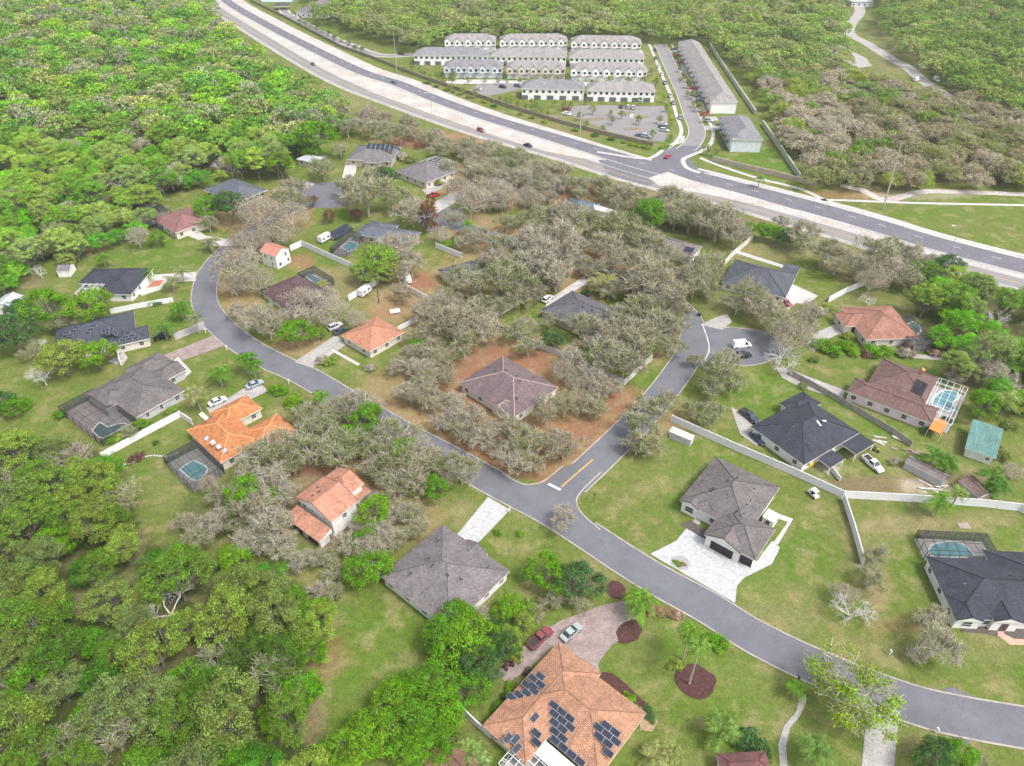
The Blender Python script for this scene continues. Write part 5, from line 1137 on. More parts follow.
for i, (q, reg, lay) in enumerate(near):
    t = tr_rng.random(); up = reg == 'upper'
    if lay: t = tr_rng.uniform(.08, .54) if lay == 'd' else (tr_rng.uniform(.56, 1) if tr_rng.random() > .09 else .01)
    if t < .05: kd, c, a = 'dead_tree', (.3, .3, .3), 'bare whitish grey dead tree'; R = tr_rng.uniform(2.8, 4.2)
    elif t < .14: kd, c, a = 'mossy_oak', tr_rng.choice(PAL['W']+PAL['L']), 'pale moss grey tree'; R = tr_rng.uniform(3.6, 5)
    elif t < .55:
        kd, c, a = 'woodland_tree', tr_rng.choice(DOME), 'olive green domed woodland tree'; R = tr_rng.uniform(3.0, 5.3) if lay else tr_rng.uniform(3.6, 5.6)
    else: kd, c, a = 'understory_tree', tr_rng.choice(VIVID if not up else VIVID+[(.13, .185, .03), (.11, .165, .025), (.14, .175, .045)]), 'vivid green low woodland tree'; R = tr_rng.uniform(2.6, 4.4)
    f = tr_rng.uniform(.85, 1.15)*(1.5 if up else 1)*(1.3 if reg == 'east' else .92 if lay else 1); c = tuple(k*f for k in c)
    plant(kd, q, R, c, a+' '+WG[reg][1], a+'s '+WG[reg][0].replace('woodland trees ', ''))
# scrub oaks across the highway
sc = scatter(WOODS['scrub'], 8.6, seed=21, z=4)
sc.sort(key=lambda q: q[1])
for q in sc[:290]:
    px, py, _ = proj(*q); t = tr_rng.random()
    c = tr_rng.choice(PAL['P']+PAL['W'] if px < 850 and py < 165 else PAL['O']+PAL['P'][:1]); a = 'grey brown scrub oak'
    if t < (.45 if py < 112 else .16): c = tr_rng.choice(GREEN[:4]); a = 'bright green scrub tree'
    c = tuple(k*1.2 for k in c); plant('scrub_oak', q, tr_rng.uniform(3.8, 6.6), c, a+' in the thicket across the highway', a+'s across the highway', parts=False)
# highway tree line of oaks
for i, q in enumerate(scatter([(318, 112), (352, 112), (400, 122), (440, 130), (500, 152), (560, 168), (640, 188), (700, 205), (760, 222), (760, 236), (700, 226), (640, 214), (600, 198), (540, 190), (500, 172), (455, 160), (420, 138), (360, 134), (330, 132)], 8.0, seed=31, z=4)):
    c = tr_rng.choice(PAL['O']+PAL['L']); plant('mossy_oak', q, tr_rng.uniform(3.6, 5.6), c, 'grey green oak in the tree line along the highway', 'oaks of the highway tree line')
# the far woods: one object
def far_wood(name, pts):
    A, B = [], []
    for s in range(6):
        V, lf, lo, C = crown_arrays(900+s, nl=40, per=14, leaf=.85, lr=(.9, 1.6), rz=3.8, zc=7.6, low=-.2, inner=.7); A.append((V, lf, lo))
    Vs, L1, L2, T = [], [], [], []
    rg = np.random.default_rng(5)
    for q, reg in pts:
        V, lf, lo = A[rg.integers(6)]; s = rg.uniform(.72, 1.3); a = rg.uniform(0, 6.28); ca, sa = math.cos(a), math.sin(a)
        X = V*s*np.array([1, 1, rg.uniform(.85, 1.2)*(.8 if rg.random() < .45 else 1)]); W = np.stack([X[:, 0]*ca-X[:, 1]*sa+q[0], X[:, 0]*sa+X[:, 1]*ca+q[1], X[:, 2]], 1); Vs.append(W); L1.append(lf); L2.append(lo)
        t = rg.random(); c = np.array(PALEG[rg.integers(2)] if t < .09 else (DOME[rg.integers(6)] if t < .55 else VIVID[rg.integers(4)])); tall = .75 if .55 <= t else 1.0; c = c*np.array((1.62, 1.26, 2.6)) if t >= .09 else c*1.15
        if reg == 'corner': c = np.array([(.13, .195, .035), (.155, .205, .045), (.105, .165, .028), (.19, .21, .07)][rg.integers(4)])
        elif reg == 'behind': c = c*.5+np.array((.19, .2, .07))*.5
        T.append(np.tile(c*rg.uniform(.82, 1.2), (len(lf), 1)))
    me = attr_mesh(name, np.concatenate(Vs), np.concatenate(L1), np.concatenate(L2), FARLEAF, np.concatenate(T))
    return tag(link(name, me), kind='stuff')
far_wood('forest', rest)
print('WOODS', len(near), len(rest), len(sc))
# ------------------------------------------------------------------ vehicles
def paint_mat():
    m, nt, b = newmat('car paint'); oc = nt.nodes.new('ShaderNodeObjectInfo').outputs['Color']
    nt.links.new(mixc(nt, oc, ramp(nt, noise(nt, 3, 2), .3, .7, .92, 1.05), 1.0, 'MULTIPLY'), b.inputs['Base Color']); b.inputs['Roughness'].default_value = .28; b.inputs['Coat Weight'].default_value = .4; return m
PAINT = paint_mat(); TYRE = mat('tyre rubber', (.03, .03, .03), .9, .2, 4); RIM = mat('alloy rim', (.45, .45, .46), .35, .1, 5, .6); LAMPW = mat('clear lamp', (.6, .6, .58), .2, .1, 5); LAMPR = mat('red lamp', (.35, .02, .02), .3, .1, 5); DARKP = mat('black plastic', (.035, .035, .035), .7, .2, 4)
CARS = {}
def loft(b, st, mi=0):
    """st: [(x, z0, z1, half width low, half width high)]"""
    vs = []
    for x, z0, z1, w0, w1 in st: zm = z0+(z1-z0)*.55; vs += [(x, -w0*.94, z0), (x, -w0, zm), (x, -w1, z1), (x, w1, z1), (x, w0, zm), (x, w0*.94, z0)]
    fs = []
    for i in range(len(st)-1):
        for k in range(6): a, c = i*6+k, i*6+(k+1) % 6; fs.append([a, a+6, c+6, c][::-1])
    n = len(st)-1; fs += [list(range(6)), [n*6+k for k in range(6)][::-1]]
    return b.add(vs, fs, mi)
def car_proto(kind):
    if kind in CARS: return CARS[kind]
    root = thing(kind, 'x', 'car'); L, W = {'sedan': (4.75, .92), 'suv': (4.75, .97), 'pickup_truck': (5.7, .98), 'van': (5.6, 1.0)}[kind]; x0, x1 = -L/2, L/2
    bel = {'sedan': .92, 'suv': 1.08, 'pickup_truck': 1.1, 'van': 1.15}[kind]; top = {'sedan': 1.45, 'suv': 1.75, 'pickup_truck': 1.8, 'van': 2.25}[kind]
    b = MB(); loft(b, [(x0, .38, bel-.16, W*.86, W*.78), (x0+.25, .27, bel-.04, W*.97, W*.88), (x0+1.1, .24, bel, W, W*.93), (.4, .24, bel, W, W*.93), (x1-1.3, .24, bel-.03, W, W*.92), (x1-.35, .26, bel-.17, W*.96, W*.84), (x1, .38, bel-.32, W*.82, W*.72)])
    ga, gb = {'sedan': (x0+.75, x1-1.25), 'suv': (x0+.2, x1-1.35), 'pickup_truck': (x0+2.15, x1-1.55), 'van': (x0+.12, x1-.95)}[kind]
    ra, rb = {'sedan': (.62, .85), 'suv': (.3, .75), 'pickup_truck': (.18, .7), 'van': (.12, .75)}[kind]
    gw, rw = W*.9, W*(.74 if kind != 'van' else .82)
    if kind == 'pickup_truck':
        c0, c1 = x0+.12, ga-.1
        for y in (-W*.9, W*.9): b.box(((c0+c1)/2, y, bel+.06), (c1-c0, .12, .16))
        b.box((c0, 0, bel+.06), (.12, W*1.75, .16)); b.box((c1, 0, bel+.06), (.1, W*1.75, .16))
        link('bed_liner', MB().box(((c0+c1)/2, 0, bel+.012), (c1-c0, W*1.7, .02)).mesh('bed_liner', DARKP), root)
    rf = MB(); t0 = [(ga+ra, -rw), (gb-rb, -rw), (gb-rb, rw), (ga+ra, rw)]; rf.quadbox([(p[0], p[1]) for p in t0], top-.05, top+.01, 0, [(p[0]*.97, p[1]*.93) for p in t0])
    base = [(ga, -gw), (gb, -gw), (gb, gw), (ga, gw)]
    if kind == 'van':      # panel van: solid sides, glass only in front
        rf.quadbox(base[:1]+[(gb-1.1, -gw), (gb-1.1, gw)]+base[3:], bel-.02, top-.04, 0, [(ga+ra, -rw), (gb-1.3, -rw), (gb-1.3, rw), (ga+ra, rw)])
    for (bx, by), (tx, ty) in zip(base, t0): rf.tube((bx, by, bel-.03), (tx, ty, top-.03), .05, n=4)
    if kind in ('sedan', 'suv'):
        for y0, y1 in ((-gw, -rw), (gw, rw)): rf.tube((-.2, y0, bel-.02), (-.25, y1, top-.03), .045, n=4)
    bo = link('body', b.mesh('body', PAINT, smooth=False), root); bo['tinted'] = 1
    ro = link('cab', rf.mesh('cab', PAINT), root); ro['tinted'] = 1
    g = MB(); gbase = base if kind != 'van' else [(gb-1.08, -gw), (gb, -gw), (gb, gw), (gb-1.08, gw)]; gtop = t0 if kind != 'van' else [(gb-1.28, -rw), (gb-rb, -rw), (gb-rb, rw), (gb-1.28, rw)]
    g.quadbox(gbase, bel-.02, top-.055, 0, gtop); link('window_glass', g.mesh('window_glass', GLASS), root)
    r = .33 if kind == 'sedan' else .39
    tm = MB().tube((0, -.11, 0), (0, .11, 0), r, n=14).mesh('wheel', TYRE); rmm = MB().tube((0, -.125, 0), (0, .125, 0), r*.6, n=10).mesh('rim', RIM)
    for x in (x0+.95, x1-.98):
        for y in (-W*.9, W*.9): w_ = link('wheel', tm, root, (x, y, r)); link('rim', rmm, w_)
    hm = MB().box((0, 0, 0), (.1, .38, .16)).mesh('headlight', LAMPW); tl = MB().box((0, 0, 0), (.08, .34, .18)).mesh('tail_light', LAMPR)
    for y in (-W*.6, W*.6): link('headlight', hm, root, (x1-.03, y, bel-.38)); link('tail_light', tl, root, (x0-.005, y, bel-.28))
    CARS[kind] = root; root['fresh'] = 1; return root
def car(kind, p, to, colr, label, group=None, detail=True, z=0.0):
    a, c = Vector(G(p)), Vector(G(to)); rz = math.atan2((c-a).y, (c-a).x); pr = car_proto(kind); cat = {'sedan': 'car', 'suv': 'car', 'pickup_truck': 'pickup truck', 'van': 'van'}[kind]
    loc = (a.x, a.y, .08+z)
    if pr.get('fresh'):
        del pr['fresh']; pr.location = loc; pr.rotation_euler = (0, 0, rz); tag(pr, label, cat, group)
        for ch in pr.children:
            if ch.get('tinted'): ch.color = (*colr, 1)
        return pr
    KIDS.clear()
    o = copy_tree(pr, loc, rz, label, group, colr, cat=cat)
    if not group and 'group' in o: del o['group']
    return o
W_, S2, BK, RD, BL, MRN = (.7, .7, .7), (.42, .44, .46), (.025, .025, .03), (.4, .03, .03), (.04, .07, .14), (.2, .05, .06)
car('sedan', (571, 634), (578, 628), (.3, .34, .33), 'pale silver sedan on the brick drive of the solar panelled house')
car('pickup_truck', (540, 640), (550, 631), MRN, 'old maroon pickup with a cluttered bed on the brick drive')
car('pickup_truck', (749, 418), (757, 424), (.04, .05, .07), 'dark pickup beside the slate roofed house')
car('sedan', (757, 440), (764, 446), BL, 'dark blue sedan parked under the slate house eaves')
car('pickup_truck', (872, 466), (880, 473), W_, 'white pickup with dark bed on the worn grass')
car('van', (741, 347), (751, 346), W_, 'white van parked in the cul-de-sac')
car('suv', (743, 357), (752, 356), BK, 'black car parked behind the white van')
car('sedan', (218, 403), (226, 399.5), (.6, .6, .62), 'white sedan at the end of the orange tile house drive')
car('sedan', (255, 386), (261, 383.5), (.3, .34, .4), 'grey blue sedan on the drive near the street')
car('suv', (335.5, 328), (342, 325), W_, 'white car beside the faded orange roofed house')
car('sedan', (341, 332.5), (347, 329.5), (.05, .06, .08), 'dark car beside the faded orange roofed house')
car('suv', (547.5, 300.5), (552, 297), W_, 'white car on the long pale driveway')
car('pickup_truck', (434, 196.5), (439, 195), RD, 'red pickup on the grass near the upper cul-de-sac')
car('suv', (452, 189), (457, 187), RD, 'red car on the pale drive near the upper cul-de-sac')
car('suv', (163, 338), (172, 336), BK, 'black car under the palm by the solar panelled slate house')
car('sedan', (785, 304), (790, 307), (.3, .06, .06), 'dark red car on the dark blue grey house drive')
car('sedan', (313, 65), (316, 67.5), BK, 'dark car driving on the worn upper stretch of highway')
car('sedan', (528, 146.5), (533, 148), BK, 'black car on the highway behind the oak tops')
car('sedan', (394, 83), (389, 81), (.05, .2, .2), 'teal car on the new dark carriageway')
car('sedan', (667.5, 157.5), (672, 154), (.45, .02, .05), 'bright red car crossing the highway junction')
car('suv', (481, 131.5), (485, 133), (.3, .1, .08), 'brownish red car on the worn carriageway')
hw = tr_rng
for i, (x, y) in enumerate([(655, 51), (656.5, 59), (659, 67), (662, 75), (665, 84), (670.5, 97), (673.5, 104), (680, 119)]):
    car(hw.choice(['sedan', 'suv']), (x, y), (x+1.6, y+4), hw.choice([W_, BK, S2, (.1, .12, .16), (.2, .2, .22)]), 'car parked along the townhouse street, %s from the far end' % ORD[i], 'cars along the townhouse street')
for i in range(12):
    t = i/11; x, y = 674.5+t*34, 50+t*72
    if i in (4, 9): continue
    car(hw.choice(['sedan', 'suv', 'pickup_truck']), (x, y), (x+4, y+.2), hw.choice([W_, W_, BK, S2, RD, (.1, .12, .16)]), 'car on a short drive of the long townhouse row, %s from the far end' % ORD[i], 'cars on the drives of the long townhouse row')
for i, (x, y, a) in enumerate([(567, 110, 0), (566.5, 115, 0), (621, 107.5, 1), (628, 108, 1), (633, 108.5, 1), (662.5, 125, 0), (663, 128, 0), (664, 131.5, 0), (646, 137.5, 0), (640, 136.5, 0), (478, 90, 0), (503, 88, 0), (518, 87, 0)]):
    car(hw.choice(['sedan', 'suv']), (x, y), (x+4, y+.6) if not a else (x+.2, y-4), hw.choice([W_, BK, S2, (.25, .05, .06), (.1, .12, .18)]), 'car in the townhouse car park, %s by bay order' % ORD[i], 'cars in the townhouse car park')
car('van', (916.5, 81), (921, 80), W_, 'white van in the yard of the winding road')
car('van', (936, 81), (940, 84), W_, 'white box van at the end of the winding road')
car('suv', (919.5, 68.5), (924, 70), S2, 'grey car on the winding road')
car('sedan', (843, 52), (847, 54), BK, 'black car in the sandy yard among trees')
car('sedan', (401, 54.5), (406, 55), BK, 'dark car on the pale side street')
car('suv', (300, 17), (304, 20), BK, 'black car on the curving side street by the pond')
# lawn tractors, utility cart, campers, bins
def small_rig(kind, label, p, to, colr, cat, group=None):
    a, c = Vector(G(p)), Vector(G(to)); rz = math.atan2((c-a).y, (c-a).x); root = thing(kind, label, cat, (a.x, a.y, .08), rz, group); pm = mat(kind+' paint %.2f' % colr[0], colr, .5, .15, 2)
    if kind == 'lawn_tractor':
        b = MB(); b.box((.35, 0, .6), (.9, .55, .45)); b.box((-.35, 0, .5), (.7, .8, .25)); link('body', b.mesh('body', pm), root)
        s = MB().box((-.4, 0, .75), (.45, .45, .12)); s.box((-.62, 0, .95), (.1, .45, .4)); link('seat', s.mesh('seat', DARKP), root)
        s = MB().tube((.0, 0, .8), (-.08, 0, 1.05), .03); s.tube((-.1, -.2, 1.05), (-.1, .2, 1.05), .03); link('steering_wheel', s.mesh('steering_wheel', DARKP), root); ws = ((.6, .22, .38), (-.55, .3, .45))
    elif kind == 'utility_cart':
        b = MB(); b.box((.7, 0, .65), (.9, 1.2, .4)); b.box((0, 0, .4), (2.4, 1.2, .2)); b.box((-.9, 0, .65), (.8, 1.3, .35)); link('body', b.mesh('body', pm), root)
        s = MB().box((-.1, 0, .7), (.5, 1.1, .2)); s.box((-.35, 0, 1.0), (.12, 1.1, .5)); link('seat', s.mesh('seat', DARKP), root)
        s = MB().box((0, 0, 1.85), (1.5, 1.25, .07)); link('roof', s.mesh('roof', pm), root)
        s = MB()
        for x in (-.6, .6):
            for y in (-.55, .55): s.tube((x, y, .6), (x, y, 1.83), .03, n=4)
        link('frame', s.mesh('frame', DARKP), root); ws = ((.8, .25, .62), (-.85, .25, .62))
    else:
        b = MB(); b.quadbox([(-2.6, -1.1), (2.3, -1.1), (2.6, -.9), (2.6, .9), (2.3, 1.1), (-2.6, 1.1)], .5, 2.5, 0, [(-2.4, -1.0), (2.0, -1.0), (2.3, -.8), (2.3, .8), (2.0, 1.0), (-2.4, 1.0)]); link('body', b.mesh('body', pm), root)
        for x in (-1.3, .9): link('window', MB().box((0, 0, 0), (.9, 2.16, .55)).mesh('window', GLASS), root, (x, 0, 1.6))
        s = MB().tube((2.5, 0, .55), (3.6, 0, .5), .06); link('tow_bar', s.mesh('tow_bar', DARKP), root); ws = ((-.4, .33, 1.0),)
    for x, r, y in ws:
        me = MB().tube((0, -.1, 0), (0, .1, 0), r, n=12).mesh('wheel', TYRE)
        for s_ in (-1, 1): link('wheel', me, root, (x, s_*y, r))
    return root
small_rig('lawn_tractor', 'rusty lawn tractor on the gravel beside the solar panelled house, left one', (507, 667), (512, 661), (.16, .07, .05), 'lawn tractor', 'rusty machines')
small_rig('lawn_tractor', 'rusty lawn tractor on the gravel beside the solar panelled house, middle one', (513, 663), (517, 658), (.2, .1, .08), 'lawn tractor', 'rusty machines')
small_rig('lawn_tractor', 'rusty lawn tractor on the gravel beside the solar panelled house, right one', (519, 660), (522, 655), (.18, .09, .09), 'lawn tractor', 'rusty machines')
small_rig('lawn_tractor', 'small dark mower against the solar panelled house wall', (527, 673), (529, 669), (.05, .04, .04), 'lawn tractor')
small_rig('lawn_tractor', 'olive green mower beside the slate house porch', (876, 451), (880, 453), (.25, .26, .06), 'lawn tractor')
small_rig('utility_cart', 'white utility cart on the lawn by the white fence', (813, 496), (818, 501), (.62, .61, .58), 'utility cart')
small_rig('camper', 'white camper by the fence corner and leaning pole', (365, 294), (373, 288), (.6, .6, .62), 'camper')
small_rig('camper', 'white camper under the pale oak near the bare dirt', (407, 281), (411, 287), (.62, .61, .6), 'camper')
small_rig('camper', 'white camper parked beside the ground solar panels', (325, 241), (334, 236), (.6, .6, .6), 'camper')
for p, lb in (((699, 316), 'black wheeled bin at the kerb by the shady lawn'), ((588, 297), 'dark wheeled bin on the long pale driveway'), ((204, 427), 'dark wheeled bin by the white fence')):
    a = G(p); o = thing('trash_bin', lb, 'bin', (a[0], a[1], .05)); b = MB().quadbox([(-.3, -.35), (.3, -.35), (.3, .35), (-.3, .35)], .08, 1.05, 0, [(-.36, -.42), (.36, -.42), (.36, .42), (-.36, .42)]); link('body', b.mesh('body', DARKP), o)
    link('lid', MB().box((0, 0, 1.1), (.78, .9, .08)).mesh('lid', mat('grey lid', (.08, .08, .09), .6)), o)
    me = MB().tube((-.32, 0, 0), (.32, 0, 0), .12, n=8).mesh('wheel', TYRE); link('wheel', me, o, (0, .38, .12))
# ------------------------------------------------------------------ sheds and heaps
house('shed', 'long white flat topped shed at the end of the white fence', ((669.4, 431.3), (690, 439.9)), [([(669.4, 431.3), (690, 439.9), (694.8, 435.6)], {'over': .08, 'pitch': .08, 'gable': 'u0u1', 'ridge': 'u'})], WHITEM, mat('pale grey metal', (.5, .5, .51), .6), 'shed', h=2.2, auto=False, openings=[(0, 'u0', .5, 'door', 1.5, 1.9, 1.0, mat('grey shed door', (.35, .35, .36), .6))])
house('shed', 'white flat roofed lean to beside the new white house', ((762.6, 516.5), (774, 522.5)), [([(762.6, 516.5), (774, 522.5), (780, 514.5)], {'type': 'flat', 'over': .1})], WHITEM, STUC, 'shed', h=2.5, auto=False, openings=[(0, 'v0', .5, 'door', .9, 1.9, 1.0, None)])
house('shed', 'weathered brown shed by the scrap heap, left one', ((905, 461.5), (941.5, 480)), [([(905, 461.5), (941.5, 480), (949.4, 474.5)], {'over': .1, 'pitch': .2, 'gable': 'u0u1', 'ridge': 'u'})], R_('weathered shed', (.2, .17, .165)), GREYW, 'shed', h=2.2, auto=False)
house('shed', 'rusty brown shed by the scrap heap, right one', ((959, 480), (978.8, 497)), [([(959, 480), (979, 497), (986.6, 487)], {'over': .1, 'pitch': .25, 'gable': 'u0u1', 'ridge': 'u'})], R_('rusty shed', (.17, .12, .105)), TANW, 'shed', h=2.3, auto=False)
house('shed', 'small rust red shed at the forest edge', ((140.5, 203), (148.5, 204)), [([(140.5, 203), (148.5, 204), (148, 198)], {'over': .2, 'gable': 'u0u1', 'ridge': 'u'})], MARR, TANW, 'shed', h=2.4, auto=False)
for p, lb, n in (((978, 503), 'loose heap of brown planks below the rusty shed', 9), ((905, 452), 'loose boards and scrap along the wood fence end', 7), ((930, 488), 'pale scrap scattered on the bare ground', 8), ((890, 440), 'white offcuts lying along the wood fence', 5)):
    b = MB(); r = random.Random(p[0]); c = G(p)
    for i in range(n): b.box((c[0]+r.uniform(-3, 3), c[1]+r.uniform(-1.3, 1.3), .08+i*.06), (r.uniform(1.5, 3.4), r.uniform(.2, .6), .06), r.uniform(-.9, .3))
    tag(link('plank_heap', b.mesh('plank_heap', mat('old planks %d' % n, (.26, .2, .16) if n != 8 and n != 5 else (.5, .47, .44), .9, .3, 1))), lb, 'heap', 'heaps of planks and scrap')
b = MB(); c = G((963.5, 526))
for i in range(6): b.box((c[0]-1+i*.4, c[1], .14), (.25, 1.6, .05))
for y in (-.7, 0, .7): b.box((c[0], c[1]+y, .06), (2.4, .12, .1))
tag(link('pallet', b.mesh('pallet', mat('pale pallet wood', (.42, .36, .3), .9, .2, 2))), 'pale wooden pallet on the dry lawn by the dark screen', 'pallet')
b = MB(); c = G((395, 312)); b.box((c[0], c[1], .42), (3, 2.2, .07), .3); [b.box((c[0]+x, c[1]+y, .2), (.1, .1, .4), .3) for x in (-1, 1) for y in (-.6, .6)]
tag(link('table', b.mesh('table', WHITE)), 'white low table on the bare yard behind the faded orange roof', 'table')
c = G((438, 421.5)); V = MB(); ico = [(blob((0, 0), 1.1, .9, 9, 0, .2, 3), 0), (blob((0, 0), 1.0, .85, 9, .3, .2, 4), .7), (blob((.1, .1), .5, .45, 9, .2, .2, 5), 1.15)]
for (pa, za), (pb, zb) in zip(ico, ico[1:]): V.quadbox([(x+c[0], y+c[1]) for x, y in pa], za, zb, 0, [(x+c[0], y+c[1]) for x, y in pb])
tag(link('boulder', V.mesh('boulder', mat('pink grey stone', (.4, .34, .33), .9, .25, 2))), 'pinkish grey boulder under the oaks of the corner lot', 'boulder')
# tilted ground solar array
sa = thing('solar_array', 'tilted dark solar array on the ground by the white fence', 'solar array', (*G((339, 236)), 0))
fa = Frame((329, 237), (345, 228), 1, 'u'); o0 = Vector(sa.location)
for i in range(5):
    for j in range(2):
        w0 = fa.w(1.0+i*2.0, -.3-j*1.9); pn = MB().box((0, 0, 0), (1.9, 1.8, .06)).mesh('solar_panel', SOLAR); q = link('solar_panel', pn, sa, (w0[0]-o0.x, w0[1]-o0.y, 1.5+.35-j*.7), fa.ang); q.rotation_euler = (.37, 0, fa.ang)
for i in range(3):
    w0 = fa.w(.6+i*4.2, -1.2); link('post', MB().tube((0, 0, 0), (0, 0, 1.35), .08).mesh('post', WHITE), sa, (w0[0]-o0.x, w0[1]-o0.y, 0))
b = MB()
for i in range(3): b.box((*fa.w(4.6, -.4-i*.9), 1.62-i*.33), (10, .1, .1), fa.ang)
link('rail', b.mesh('rail', WHITE, (o0.x, o0.y, 0)), sa)
# ------------------------------------------------------------------ fences and walls
fence('fence', 'long white vinyl fence behind the new white house', [(671, 422), (735, 450.5), (790, 474), (842, 498), (890, 500.5), (932, 503), (985, 507), (1018, 511), (1040, 522)], 2.2)
fence('fence', 'white vinyl fence spur running towards the street', [(842.4, 500.2), (852, 530), (862, 566)], 2.1)
GRYW = mat('grey weathered wood', (.3, .28, .26), .9, .25, .8)
fence('fence', 'weathered grey wood fence below the pale pink house', [(787, 374), (815, 389), (840, 403), (871, 421.5), (892, 434), (910, 447)], 1.8, GRYW, cap=False)
fence('fence', 'grey fence wrapping the charcoal grey house yard', [(528, 299.5), (496, 318), (498.5, 330), (535, 347), (558, 356), (583, 368), (624, 385.5), (652, 360)], 2.0, mat('grey vinyl', (.5, .49, .48), .7))
fence('fence', 'white fence between the two pool yards', [(291, 251), (302, 246), (346, 266), (379, 280), (377, 285), (349, 301)], 2.1, group=None)
fence('fence', 'white fence behind the bare dirt yard', [(436, 248), (462, 258.5)], 2.0)
fence('fence', 'pale fence beside the camper and dirt yard', [(404, 288), (418, 296), (431, 303)], 1.9)
fence('fence', 'short white fence behind the faded orange roofed house', [(398, 331), (417, 321.5)], 1.5)
fence('fence', 'white fence of the sprawling taupe house', [(103, 459), (145, 436), (181, 417), (193, 425)], 1.9)
fence('wall', 'low white wall between the two slate roofed houses', [(111, 314), (135, 309), (174, 302)], 1.7, posts=False, cat='wall')
fence('fence', 'white fence stub at the solar panelled slate house', [(117.5, 350), (121.5, 366)], 1.9)
fence('fence', 'pale fence left of the dark blue grey house', [(724, 266), (731, 258), (752, 240)], 2.2, mat('cream vinyl', (.6, .57, .53), .7))
fence('fence', 'white fence right of the dark blue grey house', [(828, 302.5), (846, 293), (866, 284.5)], 2.1)
fence('fence', 'white fence by the porch of the slate roofed house', [(829, 469), (839.5, 481.5)], 1.3)
fence('fence', 'white fence stub beside the solar panelled tan house', [(461, 711), (475, 725), (490, 738)], 1.8)
OLV = mat('olive brown wall', (.24, .21, .15), .9, .2, .4)
fence('wall', 'long olive brown wall along the townhouse side of the highway', [(250, 1), (283, 17), (341, 47.6), (380, 61.7), (400, 70), (426.5, 80), (484.7, 99.4), (509, 108), (560, 123.5), (602, 134.6), (653, 146.5)], 1.9, OLV, posts=False, cat='wall', thick=.3)
fence('wall', 'tan boundary wall below the green townhouse lawn', [(712, 161), (739, 168), (774, 176), (815, 187)], 2.2, mat('tan wall', (.42, .36, .28), .9, .15, .4), posts=False, cat='wall', thick=.3)
GG = mat('grey green fence', (.36, .38, .31), .8, .12, .4)
fence('fence', 'grey green fence behind the long townhouse row', [(709, 46), (722, 66), (738, 90), (755, 115)], 2.4, GG, posts=False, thick=.5)
fence('fence', 'grey green fence beside the green townhouse lawn', [(762, 125), (780, 151), (799, 179)], 2.4, GG, posts=False, thick=.5)
# ------------------------------------------------------------------ poles, lamps, letter boxes
def pole(name, label, base, h, r=.16, m=None, lean=0, arm=None, cat='pole'):
    a = G(base); o = thing(name, label, cat, (*a, 0)); link('shaft', MB().tube((0, 0, 0), (lean, 0, h), r, r*.55, 8).mesh('shaft', m or mat('pole concrete', (.42, .4, .37), .9, .15, 1)), o)
    if arm == 'lamp':
        b = MB().tube((lean, 0, h-.1), (lean-2.6, -.4, h+.35), .06); link('arm', b.mesh('arm', RIM), o); link('lamp_head', MB().box((lean-2.9, -.45, h+.36), (.9, .35, .16), .15).mesh('lamp_head', WHITE), o)
    elif arm == 'box': link('equipment_box', MB().box((0, -.2, h-.9), (1.6, .7, 1.5)).mesh('equipment_box', WHITE), o)
    elif arm == 'cross':
        for z in (.5, 1.6): link('crossarm', MB().box((lean, 0, h-z), (2.2, .12, .14)).mesh('crossarm', mat('old timber', (.2, .16, .13), .9)), o)
    elif arm == 'lantern': link('lantern', MB().quadbox([(-.14, -.14), (.14, -.14), (.14, .14), (-.14, .14)], h-.05, h+.3, 0, [(-.2, -.2), (.2, -.2), (.2, .2), (-.2, .2)]).mesh('lantern', DARKP), o)
    return o
pole('utility_pole', 'very tall pale pole beside the highway', (883, 209.6), 26, .3, lean=-1.5)
pole('utility_pole', 'tall pale pole in front of the townhouse car park', (580, 133), 24, .22)
pole('utility_pole', 'pole with a white equipment box by the car park wall', (629.5, 137), 11, .2, arm='box')
pole('utility_pole', 'slender tall pole at the end of the pale side street', (397, 72), 22, .2)
pole('utility_pole', 'dark timber pole at the camper yard corner', (379, 303), 10.5, .2, mat('dark timber', (.1, .08, .075), .9), arm='cross')
pole('lamp_post', 'short black lamp post on the lawn at the street junction', (593.5, 503), 2.7, .06, DARKP, arm='lantern', cat='lamp')
for i, (p, lb) in enumerate((((758, 204.5), 'highway lamp on the sandy median, left one'), ((950, 252), 'highway lamp on the sandy median, right one'), ((432, 113), 'highway lamp beside the worn carriageway'))): pole('street_lamp', lb, p, 10, .1, RIM, arm='lamp', cat='street lamp')
def mailbox(p, label, m=WHITE):
    a = G(p); o = thing('mailbox', label, 'mailbox', (*a, .05)); link('post', MB().box((0, 0, .55), (.16, .16, 1.1)).mesh('post', m), o)
    b = MB().box((0, 0, 1.18), (.28, .55, .24)); b.tube((0, -.275, 1.3), (0, .275, 1.3), .14, n=8); link('box', b.mesh('box', m), o)
for p, lb, m_ in (((509.5, 513), 'white mailbox beside the silver paver drive', WHITE), ((797.5, 681), 'black mailbox beside the curving stone path', DARKP), ((289, 384), 'white mailbox beside the orange tile house drive', WHITE), ((227, 350), 'white mailbox at the weathered brick drive', WHITE), ((935.5, 733), 'white mailbox by the drain apron near the lower edge', WHITE), ((889, 655), 'white marker box alone on the verge of the bend', WHITE), ((206, 333), 'white mailbox at the bend of the street', WHITE)): mailbox(p, lb, m_)
b = MB()
for i in range(22):
    t = i/21; q = G((117+60*t, 464-11.5*t+2*math.sin(t*9))); b.add([(x, y, .04) for x, y in blob(q, .32, .3, 8, t*9, .1, i)], [list(range(8))])
tag(link('path', b.mesh('path', PALE)), kind='structure')
